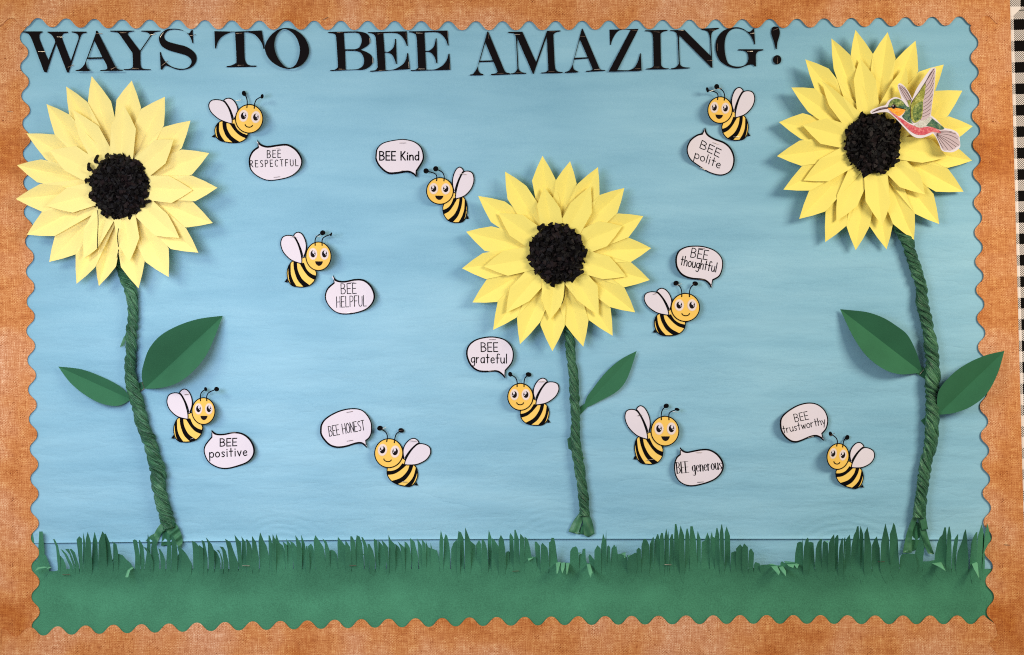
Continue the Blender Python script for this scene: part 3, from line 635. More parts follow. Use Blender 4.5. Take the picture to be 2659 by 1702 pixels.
# ------------------------------------------------------------------ hummingbird
zh = Z(2240, 160, 5.921)
def HP(t): return spl(parse(t, zh))
hh = lambda d: (lambda x, y: 62+d+0.03*max(0, 2330-x)+0.05*max(0, x-2440))
root = empty('hummingbird_cutout', P(2390, 295, 60))
tag(root, 'printed hummingbird cutout with white edge feeding at the right sunflower', 'bird cutout')
mb = MB(); sheet(mb, [HP("115,775 ~150,740 ~280,690 ~350,670 ~400,600 ~490,548 ~560,562 600,585 ~570,480 ~540,390 ~550,345 ~590,340 ~660,400 ~720,490 762,580 ~830,420 ~930,270 ~1040,120 ~1085,95 ~1125,110 ~1120,200 ~1110,350 ~1090,520 ~1070,650 1050,830 ~1130,890 ~1250,1015 ~1350,1040 ~1430,1075 ~1480,1130 ~1500,1260 ~1490,1330 ~1400,1390 ~1300,1395 ~1220,1370 ~1180,1280 ~1130,1170 1080,1105 ~1000,1150 ~870,1180 ~760,1140 ~640,1020 ~520,890 ~400,790 ~300,780 ~220,790 ~140,805")], M['white'], hh(0), 0.6); mb.build('white_backing', root)
def lay(name, mat, txt, d, lines=(), lm='dark_feather', lw=1.1):
    mb = MB()
    for t in ([txt] if isinstance(txt, str) else txt): sheet(mb, [HP(t)], M[mat], hh(d), 0.2)
    for l in lines: ribbon(mb, spl([(*zh(*q), True) for q in l], False, 4), lw*.85, M[lm], hh(d+0.3))
    return mb.build(name, root)
lay('beak', 'dark_feather', "145,778 ~260,718 385,700 385,728 ~280,746 150,788", .5, [((160,770),(270,726),(380,712))], 'grey_feather', .8)
lay('tail', 'grey_feather', "1100,1090 ~1220,1058 ~1340,1070 1385,1082 ~1430,1098 1445,1130 ~1475,1150 1470,1195 ~1495,1240 ~1485,1295 1450,1310 ~1415,1345 1395,1345 ~1350,1372 1310,1362 ~1260,1368 ~1225,1335 ~1170,1220", .5,
    [((1140,1105),(1300,1085),(1440,1118)),((1140,1110),(1330,1130),(1468,1195)),((1140,1115),(1330,1190),(1482,1290)),((1140,1120),(1320,1230),(1440,1315)),((1140,1125),(1290,1250),(1390,1350)),((1140,1130),(1240,1260),(1310,1355)),((1135,1130),(1190,1250),(1240,1335)),((1180,1080),(1300,1070),(1380,1085))])
lay('small_wing', 'grey_feather', "552,360 ~620,378 ~700,480 760,600 735,690 ~680,620 ~610,520 ~570,430", .5,
    [((560,365),(640,470),(740,620)),((600,380),(680,480),(750,600)),((640,400),(700,490),(755,595)),((570,400),(640,520),(720,660))])
lay('small_wing_root', 'bird_olive', "680,600 745,590 735,705 ~715,690", .8)
lay('back', 'bird_teal', "385,710 ~430,610 ~510,572 ~600,600 ~680,690 ~735,720 ~745,900 ~770,955 ~690,925 ~610,850 ~640,800 665,740 ~550,712 ~470,690", .6)
lay('crown', 'bird_green', "395,690 ~430,615 ~510,575 ~590,598 ~640,660 ~560,690 ~470,680", .9)
lay('belly', 'bird_red', "400,755 ~520,835 ~620,895 ~760,980 ~900,1010 ~1050,1005 ~1180,1060 1205,1105 ~1070,1088 ~950,1130 ~830,1125 ~720,1060 ~600,940 ~480,830", .6)
lay('throat', 'bird_orange', "380,715 ~450,712 ~560,720 662,742 ~625,800 ~560,842 ~520,825 ~430,765", .9)
lay('rump', 'bird_teal', "1060,868 ~1140,930 ~1255,1025 ~1190,1050 ~1050,1005 ~975,990 ~1000,950", .6)
lay('flank', 'bird_white', "790,985 ~900,905 ~1030,850 ~1065,880 ~1010,950 ~950,1010 ~850,1015", .9)
lay('wing_feathers', 'grey_feather', "955,350 ~1040,180 ~1105,112 ~1108,250 ~1090,430 ~1065,620 ~1030,840 ~900,905 ~915,740 ~925,560", 1.1,
    [((970,400),(1040,300),(1103,150)),((960,460),(1040,380),(1100,240)),((950,520),(1030,450),(1095,330)),((945,585),(1020,530),(1085,420)),((940,645),(1010,600),(1078,510)),((935,700),(1000,660),(1068,590)),((930,755),(990,720),(1055,660)),((925,805),(980,780),(1045,730)),((920,850),(970,835),(1035,800)),((955,350),(1040,190),(1100,118))])
lay('wing_cover', 'bird_olive', "735,700 ~760,620 ~860,480 ~965,330 ~955,500 ~930,620 ~925,760 ~900,880 ~800,945 ~740,860", 1.3, [((740,860),(738,700),(770,610),(870,470),(1000,270),(1100,110))], 'dark_feather', 1.2)
lay('wing_patch', 'bird_green', "790,690 ~850,640 ~920,620 ~915,760 ~890,870 ~810,920 ~770,800", 1.5)
mb = MB(); ribbon(mb, spl([(*zh(x, y), True) for x, y in ((385,708),(470,705),(560,715),(662,738))], False, 4), 2.0, M['ink'], hh(1.2))
sheet(mb, [ell(*zh(478,694), 6, 6)], M['dark_feather'], hh(1.3), .1); sheet(mb, [ell(*zh(478,694), 4.2, 4.2)], M['ink'], hh(1.6), .1); sheet(mb, [ell(*zh(468,684), 1.4, 1.4)], M['white'], hh(1.9), .1)
mb.build('eye', root)

# ------------------------------------------------------------------ bees
tz = Z(0, 0, 1.0)
TB = {
 'wing': "~70,890 ~100,812 ~190,780 ~290,795 ~370,880 ~430,990 ~470,1095 480,1172 ~400,1165 ~270,1130 ~150,1050 ~90,970",
 'back_wing': "270,790 ~300,745 ~360,722 ~430,748 ~490,820 ~522,900 ~525,980 ~505,1050 480,1100 ~440,1000 ~380,900 ~310,815",
 'body': "745,1280 ~728,1380 ~655,1460 ~540,1497 ~430,1502 ~340,1490 ~270,1430 ~235,1330 ~240,1240 ~290,1150 ~380,1120 ~470,1080 ~540,1070 ~680,1180",
}
STR = ["505,1150 ~565,1240 ~650,1295 745,1318 728,1378 ~620,1342 ~530,1272 440,1170",
       "385,1140 ~415,1260 ~505,1380 645,1458 548,1492 ~430,1400 ~352,1260 325,1140",
       "282,1160 ~302,1310 ~352,1410 432,1497 342,1487 ~295,1425 ~262,1320 248,1210"]
BEES = [
 # name, head centre, rx, ry, face tilt, wing root, wing far, stinger, mirrored, open mouth, antennae, lift, label
 ('respectful', (647,309), 36.8, 38.3, 6, (606.2,324.3), (544,264.4), (552,353.5), 1, 0, ((633.4,243,5.5,7),(680.7,250.7,4,6)), 24, 'smiling paper bee facing right, below the S, above the RESPECTFUL bubble'),
 ('kind', (1142.3,496.4), 36, 35.7, 1, (1185.2,515.4), (1230,455.5), (1214,566), -1, 1, ((1106.3,444.4,7,7),(1131.5,438.9,7,7)), 14, 'open-mouthed paper bee facing left, beside the middle sunflower petals'),
 ('polite', (1869.7,286.3), 33, 35.7, 4, (1909,306.8), (1958.8,245.4), (1945.6,350.6), -1, 1, ((1837,233.7,3.5,7),(1861,225.5,6.5,7)), 16, 'open-mouthed paper bee facing left, below the G, above the polite bubble'),
 ('helpful', (827,666), 34, 38.3, 0, (784.4,685.7), (730.3,620.6), (742,730), 1, 1, ((837.9,605,7,6.5),(859.8,609,2.5,5)), 24, 'open-mouthed paper bee facing right, above the HELPFUL bubble'),
 ('thoughtful', (1779.8,798.9), 38.2, 37.7, 0, (1737.6,819.7), (1673,767.2), (1698.2,861.2), 1, 0, ((1755.5,735.9,7.2,6.5),(1805.3,736.9,7.5,6)), 9, 'smiling paper bee facing right, under the thoughtful bubble'),
 ('grateful', (1351.3,1031), 34.2, 36.2, 0, (1390.5,1052.7), (1451.3,1001.6), (1426.4,1095), -1, 0, ((1325,972.4,5.5,6.5),(1372.4,973,7.5,6)), 12, 'smiling paper bee facing left, left of the middle flower stem'),
 ('positive', (528.3,1068), 31.2, 36, 0, (490.8,1089.2), (434.4,1030.8), (447,1136), 1, 1, ((534,1011,4,5.5),(562.4,1011,6.5,6)), 20, 'open-mouthed paper bee facing right, beside the left flower stem'),
 ('honest', (1009.4,1177.3), 37.8, 38.9, 8, (1049.4,1207.8), (1118.8,1166.9), (1082.5,1258), -1, 0, ((986.6,1112.4,7.6,6.5),(1041.7,1118.2,7.6,6)), 12, 'smiling paper bee facing left, right of the HONEST bubble'),
 ('generous', (1726.7,1119.9), 37.3, 39.7, 0, (1679.2,1141.6), (1623.2,1073.6), (1648.5,1190), 1, 1, ((1730,1054.5,7,6),(1758.3,1063.6,6.5,4)), 10, 'open-mouthed paper bee facing right, above the generous bubble'),
 ('trustworthy', (2175.9,1185.8), 29.7, 35, 9, (2208.3,1215), (2271.6,1176.9), (2241.3,1263.7), -1, 0, ((2156.6,1127.4,4.5,6.5),(2200.2,1136.3,5.5,6.5)), 24, 'smiling paper bee facing left, beside the right flower stem'),
]
BST = {'respectful': [(612,262,626,260)], 'kind': [(1196,451,1211,454),(1211,545,1214,562)], 'polite': [(1843,238,1858,233),(1862,231,1876,229),(1904,356,1920,356)], 'helpful': [(756,616,770,615),(818,613,832,614)],
 'thoughtful': [(1757,742,1770,737),(1696,765,1704,762),(1796,742,1803,737)], 'grateful': [(1399,991,1415,991)], 'positive': [(479,1025,489,1024),(494,1141,502,1138)], 'honest': [(1065,1145,1082,1146),(1044,1251,1058,1252),(993,1115,1003,1109),(1035,1119,1047,1117)],
 'generous': [(1656,1080,1666,1078),(1679,1196,1697,1193),(1724,1063,1734,1063),(1747,1069,1760,1071)], 'trustworthy': [(2155,1133,2168,1125)]}
tmpl = np.array([[738,1040,1],[478,1168,1],[80,845,1],[232,1430,1]], float)
for (nm, hc, rx, ry, tilt, wr, wf, sg, mir, opn, ant, lift, label) in BEES:
    tgt = np.array([hc, wr, wf, sg], float)
    wgt = np.diag([0.6, 1, 1, 1.0])
    Afm = np.linalg.lstsq(wgt@tmpl, wgt@tgt, rcond=None)[0]
    tf = lambda x, y: tuple(np.array([x, y, 1.0])@Afm)
    root = empty('paper_bee', P(hc[0]-mir*25, hc[1]+25, 0)); tag(root, label, 'paper bee', 'paper bees')
    xr = wr[0]
    def base_h(x, y):
        t = (x-xr)*mir/(2.0*rx); t = max(0, t)
        return 5+lift*t*t*(1 if t < 1.1 else 1.1/t)+1.0*vn(x, y, 50)
    H = lambda d: (lambda x, y: base_h(x, y)+d)
    def part(name, lps, d, parent, th=0.25, g=None):
        mb = MB()
        for (lp, m, dd) in lps: sheet(mb, [lp], M[m], H(d+dd), th, 4.0 if len(lp) > 5 else None)
        return mb.build(name, parent)
    lw = 2.7
    bw = spl(parse(TB['back_wing'], tf)); part('wing', [(bw, 'ink', 0), (inset(bw, lw), 'white', .3)], 0, root, .4, 9)
    bd = spl(parse(TB['body'], tf)); body = part('body', [(bd, 'ink', 0), (inset(bd, lw*.9), 'bee_gold', .3)], .5, root, .4, 9)
    for s in STR:
        l = spl(parse(s, tf)); part('stripe', [(l, 'ink', 0)], 1.15, body, .2, 9)
    st = [tf(250, 1392), tf(212, 1446), tf(268, 1452)]; part('stinger', [(st, 'ink', 0)], .3, body)
    fw = spl(parse(TB['wing'], tf)); part('wing', [(fw, 'ink', 0), (inset(fw, lw), 'white', .3)], 1.4, root, .3, 9)
    ca, sa = math.cos(math.radians(tilt)), math.sin(math.radians(tilt))
    def hd(u, v):                      # unit head coordinates -> board
        return (hc[0]+mir*rx*u*ca-ry*v*sa*1.0, hc[1]+mir*rx*u*sa*mir+ry*v*ca) if False else (hc[0]+rx*u*ca-ry*v*sa, hc[1]+rx*u*sa+ry*v*ca)
    he = [hd(*q) for q in ell(0, 0, 1, 1, 0, 40)]
    hi = inset(he, lw)
    head = part('head', [(he, 'ink', 0), (hi, 'bee_yellow', .3)], 2.0, root, .3, 9)
    for ex in (-0.417*mir, 0.455*mir):
        k = 0.97
        part('eye', [([hd(ex+q[0], -.16+q[1]) for q in ell(0, 0, .33, .415)], 'eye_ring', 0), ([hd(ex+q[0], -.16+q[1]) for q in ell(0, 0, .295, .375)], 'eye_pale', .3), ([hd(ex+q[0], -.16+q[1]) for q in ell(0, 0, .192, .24)], 'eye_black', .6),
                     ([hd(ex+mir*.04+q[0], -.28+q[1]) for q in ell(0, 0, .085, .112, 0, 14)], 'white', .9), ([hd(ex+mir*.115+q[0], -.11+q[1]) for q in ell(0, 0, .04, .045, 0, 10)], 'white', .9)], 2.7, head, .1)
    if opn:
        mo = [hd(mir*.04+u, v) for u, v in ((-.3, .345), (.3, .345), (.27, .45), (.2, .56), (.1, .635), (0, .655), (-.1, .635), (-.2, .56), (-.27, .45))]
        part('mouth', [(mo, 'eye_black', 0)], 2.6, head, .1)
    else:
        mb = MB(); ribbon(mb, [hd(mir*.02+.26*math.sin(t), .40+.17*math.cos(t)-.0) for t in [(-1.45+2.9*i/12) for i in range(13)]], 2.6, M['ink'], H(2.8)); mb.build('mouth', head)
    for i, (ax, ay, arx, ary) in enumerate(ant):
        u = -0.25 if i == 0 else 0.277
        r0 = hd(u, -.74); r1 = hd(u*1.02, -1.1)
        mid_ = (r1[0]*.55+ax*.45+(r1[0]-ax)*.18, r1[1]*.45+ay*.55)
        pts = spl([(*r0, False), (*r1, True), (*mid_, True), (ax, ay, False)], False, 6)
        mb = MB(); ribbon(mb, pts, 2.8, M['ink'], lambda x, y: H(2.9)(x, y)); sheet(mb, [ell(ax, ay, arx, ary, .25 if i else -.25, 20)], M['ink'], H(3.1), .3)
        mb.build('antenna', root)
    for s in BST.get(nm, []): staple(root, *s, hf=H(3.2))

# ------------------------------------------------------------------ speech bubbles with lettering
GL = {
 'B': (.52, "0,0 0,1|0,1 ~.3,.98 ~.45,.8 ~.3,.56 0,.52|0,.52 ~.35,.5 ~.52,.27 ~.35,.03 0,0"), 'E': (.44, "0,0 0,1|0,1 .44,1|0,.5 .38,.5|0,0 .44,0"),
 'R': (.48, "0,0 0,1|0,1 ~.35,.97 ~.45,.77 ~.3,.55 0,.5|.1,.5 .48,0"), 'S': (.45, "~.44,.88 ~.28,1 ~.06,.85 ~.12,.62 ~.35,.45 ~.45,.2 ~.25,0 ~.02,.12"),
 'P': (.46, "0,0 0,1|0,1 ~.35,.97 ~.47,.75 ~.33,.5 0,.45"), 'C': (.48, "~.48,.85 ~.3,1 ~.06,.8 ~0,.5 ~.06,.18 ~.28,0 ~.48,.13"),
 'T': (.5, ".25,0 .25,1|0,1 .5,1"), 'F': (.42, "0,0 0,1|0,1 .42,1|0,.52 .36,.52"), 'U': (.5, "0,1 ~0,.3 ~.1,.03 ~.25,0 ~.42,.05 ~.5,.3 .5,1"),
 'L': (.42, "0,1 0,0 .42,0"), 'H': (.5, "0,0 0,1|.5,0 .5,1|0,.5 .5,.5"), 'O': (.54, "~.27,1 ~.06,.8 ~0,.5 ~.06,.18 ~.27,0 ~.48,.18 ~.54,.5 ~.48,.8 ~.27,1"),
 'N': (.5, "0,0 0,1 .5,0 .5,1"), 'K': (.48, "0,0 0,1|.45,1 0,.42|.12,.52 .48,0"),
 'a': (.44, "~.42,.5 ~.25,.58 ~.05,.45 ~.02,.2 ~.15,0 ~.35,.08 ~.42,.3|.42,.58 .44,0"), 'd': (.44, ".42,1 .42,0|~.42,.45 ~.25,.58 ~.05,.45 ~.02,.2 ~.15,0 ~.35,.08 ~.42,.25"),
 'e': (.42, ".02,.3 .42,.32 ~.38,.5 ~.22,.58 ~.04,.42 ~.02,.2 ~.18,0 ~.42,.08"), 'f': (.38, "~.42,.92 ~.28,1 ~.15,.85 .15,0|0,.55 .36,.55"),
 'g': (.43, "~.42,.5 ~.25,.58 ~.05,.45 ~.02,.22 ~.18,.05 ~.4,.2 .42,.58|.42,.58 ~.42,-.1 ~.3,-.35 ~.05,-.28"), 'h': (.4, "0,0 0,1|0,.35 ~.18,.57 ~.36,.5 .4,0"),
 'i': (.1, ".05,0 .05,.58|.05,.78 .05,.84"), 'l': (.1, ".05,0 .05,1"), 'n': (.4, "0,0 0,.58|0,.35 ~.16,.57 ~.36,.5 .4,0"),
 'o': (.45, "~.22,.58 ~.04,.45 ~0,.28 ~.06,.08 ~.22,0 ~.4,.1 ~.45,.3 ~.38,.5 ~.22,.58"), 'p': (.43, "0,.58 0,-.4|~0,.42 ~.2,.58 ~.42,.45 ~.42,.15 ~.25,0 ~.02,.1"),
 'r': (.32, "0,0 0,.58|0,.35 ~.14,.55 ~.32,.55"), 's': (.35, "~.34,.5 ~.18,.58 ~.03,.46 ~.17,.3 ~.34,.15 ~.18,0 ~.0,.08"), 't': (.36, ".17,.95 .17,0|0,.6 .36,.6"),
 'u': (.42, "0,.58 ~0,.2 ~.12,0 ~.3,.05 ~.4,.25|.4,.58 .42,0"), 'v': (.4, "0,.58 .2,0 .4,.58"), 'w': (.56, "0,.58 .14,0 .28,.5 .42,0 .56,.58"), 'y': (.42, "0,.58 .2,.05|.42,.58 .12,-.38")}
def lettering(parent, text, a, b, up, wt, hf, gap=.2, w2=None):
    tot = sum(GL[c][0]+gap if c != ' ' else .42 for c in text)-gap
    a = Vector(a); b = Vector(b); ex = (b-a)/tot; ey = Vector(up)
    mb = MB(); x = 0
    for c in text:
        if c == ' ': x += .42; continue
        w, strokes = GL[c]
        for s in strokes.split('|'):
            pts = spl([(px_, py_, sm) for px_, py_, sm in parse(s)], False, 6) if '~' in s else [q[:2] for q in parse(s)]
            pts = [tuple(a+ex*(x+u)+ey*v) for u, v in pts]
            for i in range(1 if '~' in s else len(pts)-1):
                ribbon(mb, pts if '~' in s else pts[i:i+2], wt*1.3, M['ink'], hf, w2=w2)
        x += w+gap
    return mb.build('lettering', parent)
zA = Z(650, 0, 3.4229); zB = Z(1300, 0, 3.4229); zC = Z(650, 400, 3.4229); zT = Z(1660, 630, 6.158); zG = Z(1200, 800, 3.4229); zO = Z(820, 1050, 6.844); zE = Z(1600, 1040, 6.695); zW = Z(2010, 1030, 6.161)
BUB = [
 ('RESPECTFUL', zA, "62,1240 ~90,1278 ~150,1298 ~250,1285 ~330,1282 ~400,1320 ~450,1385 ~463,1449 ~430,1519 ~340,1580 ~170,1609 ~60,1570 ~0,1510 ~-15,1445 ~-8,1390 ~20,1340 65,1305", (0,1.3),
  [('BEE',(150,1405),(270,1400),(0,-65),1.6,.35),('RESPECTFUL',(0,1488),(425,1475),(-3,-58),1.5,.42)], 12, [(203,1318,262,1318),(208,1578,266,1572)]),
 ('Kind', zA, "~1112,1380 ~1125,1320 ~1180,1270 ~1280,1245 ~1370,1238 ~1460,1260 ~1520,1310 ~1543,1380 ~1535,1440 1482,1525 1476,1580 ~1440,1548 ~1390,1534 ~1300,1547 ~1220,1545 ~1150,1490 ~1115,1430", (0,-1.2),
  [('BEE Kind',(1150,1425),(1498,1425),(0,-76),2.5,.2)], 11, [(1326,1273,1385,1272),(1316,1518,1370,1519)]),
 ('polite', zB, "1818,1132 ~1840,1190 ~1900,1230 ~1990,1265 ~2050,1320 ~2080,1400 ~2072,1480 ~2035,1535 ~1960,1562 ~1860,1540 ~1760,1480 ~1680,1415 ~1652,1330 ~1680,1250 ~1740,1200 1790,1185", (-.4,.8),
  [('BEE',(1770,1315),(1940,1400),(22,-65),1.7,.2),('polite',(1722,1405),(1945,1500),(20,-72),1.7,.2)], 13, [(1885,1268,1940,1285),(1770,1490,1820,1510)]),
 ('HELPFUL', zC, "735,1070 ~760,1115 ~830,1130 ~930,1112 ~1010,1118 ~1075,1170 ~1108,1250 ~1095,1320 ~1040,1380 ~960,1412 ~860,1428 ~770,1415 ~700,1360 ~662,1280 ~680,1200 740,1142", (-.5,.9),
  [('BEE',(808,1245),(943,1240),(-3,-90),1.5,.2),('HELPFUL',(768,1365),(1032,1352),(-2,-95),1.4,.2)], 14, [(870,1140,925,1140),(860,1412,915,1412)]),
 ('thoughtful', zT, "~575,290 ~590,200 ~640,120 ~750,65 ~900,50 ~1050,65 ~1200,120 ~1300,210 ~1340,310 ~1330,440 ~1280,550 1180,610 1150,742 ~1110,670 ~1050,620 ~970,600 ~850,590 ~740,560 ~650,500 ~590,400", (.8,-.6),
  [('BEE',(820,235),(1085,278),(28,-145),1.7,.2),('thoughtful',(655,358),(1225,475),(28,-148),1.8,.16)], 13, [(945,92,1050,100),(950,590,1050,598)]),
 ('grateful', zG, "~35,420 ~50,340 ~110,285 ~200,258 ~290,255 ~380,280 ~440,340 ~460,410 ~445,490 388,560 380,628 ~345,590 ~300,568 ~200,572 ~130,560 ~70,510", (.6,-.4),
  [('BEE',(170,388),(318,388),(-2,-78),2.0,.2),('grateful',(80,488),(398,492),(0,-82),2.0,.2)], 11, [(240,281,300,281),(230,560,285,560)]),
 ('positive', za, "1880,1082 ~1920,1115 ~1990,1118 ~2080,1102 ~2160,1115 ~2225,1165 ~2262,1240 ~2258,1310 ~2210,1370 ~2130,1405 ~2020,1432 ~1930,1420 ~1850,1370 ~1812,1290 ~1820,1220 1878,1145", (-.6,.5),
  [('BEE',(1957,1230),(2105,1225),(0,-66),2.1,.2),('positive',(1864,1330),(2195,1312),(-2,-76),2.1,.22)], 12, [(2040,1112,2095,1112)]),
 ('HONEST', zO, "~75,480 ~90,360 ~170,250 ~330,150 ~500,90 ~680,70 ~820,100 ~920,190 ~985,310 ~1000,410 ~990,530 ~950,610 897,655 905,782 ~850,730 ~790,700 ~700,710 ~560,755 ~430,778 ~330,770 ~230,730 ~140,640 ~85,550", (.8,-.5),
  [('BEE HONEST',(245,572),(877,460),(-26,-175),1.4,.17)], 12, [(545,148,660,128),(553,658,665,640)]),
 ('generous', zE, "1110,810 ~1170,870 ~1240,890 ~1350,870 ~1500,845 ~1620,850 ~1740,910 ~1830,1010 ~1870,1110 ~1865,1200 ~1820,1290 ~1720,1380 ~1580,1440 ~1430,1480 ~1300,1495 ~1180,1470 ~1080,1400 ~1025,1300 ~1005,1180 ~1015,1070 ~1050,985 1105,935", (-.6,.6),
  [('BEE generous',(1062,1272),(1838,1195),(-18,-190),2.5,.2,.9)], 11, [(1385,910,1495,910),(1410,1425,1525,1418)]),
 ('trustworthy', zW, "~93,400 ~130,310 ~230,220 ~380,135 ~540,97 ~680,115 ~790,190 ~850,290 ~868,400 ~840,520 775,600 797,718 ~740,670 ~670,640 ~580,655 ~450,710 ~350,738 ~260,720 ~170,650 ~105,540", (.5,-.5),
  [('BEE',(342,408),(558,362),(-30,-122),1.4,.2),('trustworthy',(150,588),(825,440),(-24,-118),1.4,.16)], 16, [(545,660,635,640)]),
]
for (word, z, ol, sh, lines, curl, st) in BUB:
    lp = spl(parse(ol, z)); xs = [q[0] for q in lp]; ys = [q[1] for q in lp]; cx = (min(xs)+max(xs))/2; rx = (max(xs)-min(xs))/2; cy = (min(ys)+max(ys))/2
    side = -1 if cx > 1330 else 1
    def hf(x, y, d=0):
        u = (x-cx)/rx
        return 4.5+d+curl*u*u*(0.75+0.35*u*side)+.6*vn(x, y, 40)
    bb = 'BEE '+word
    root = empty('speech_bubble', P(cx, cy, 0)); tag(root, f'white paper speech bubble with thick black outline reading {bb}', 'speech bubble', 'paper speech bubbles')
    mb = MB(); sheet(mb, [lp], M['ink'], hf, .4, 10); inn = [(x+sh[0], y+sh[1]) for x, y in inset(lp, 3.7)]
    sheet(mb, [inn], M['white'], lambda x, y: hf(x, y, .5), .2, 10); mb.build('bubble_card', root)
    for L in lines:
        t, a, b, up, wt, gp = L[:6]; s = z(1, 0)[0]-z(0, 0)[0]
        lettering(root, t, z(*a), z(*b), (up[0]*s, up[1]*s), wt, lambda x, y: hf(x, y, .85), gp, L[6] if len(L) > 6 else None)
    for q in st: staple(root, *z(q[0], q[1]), *z(q[2], q[3]), hf=lambda x, y: hf(x, y, .6))

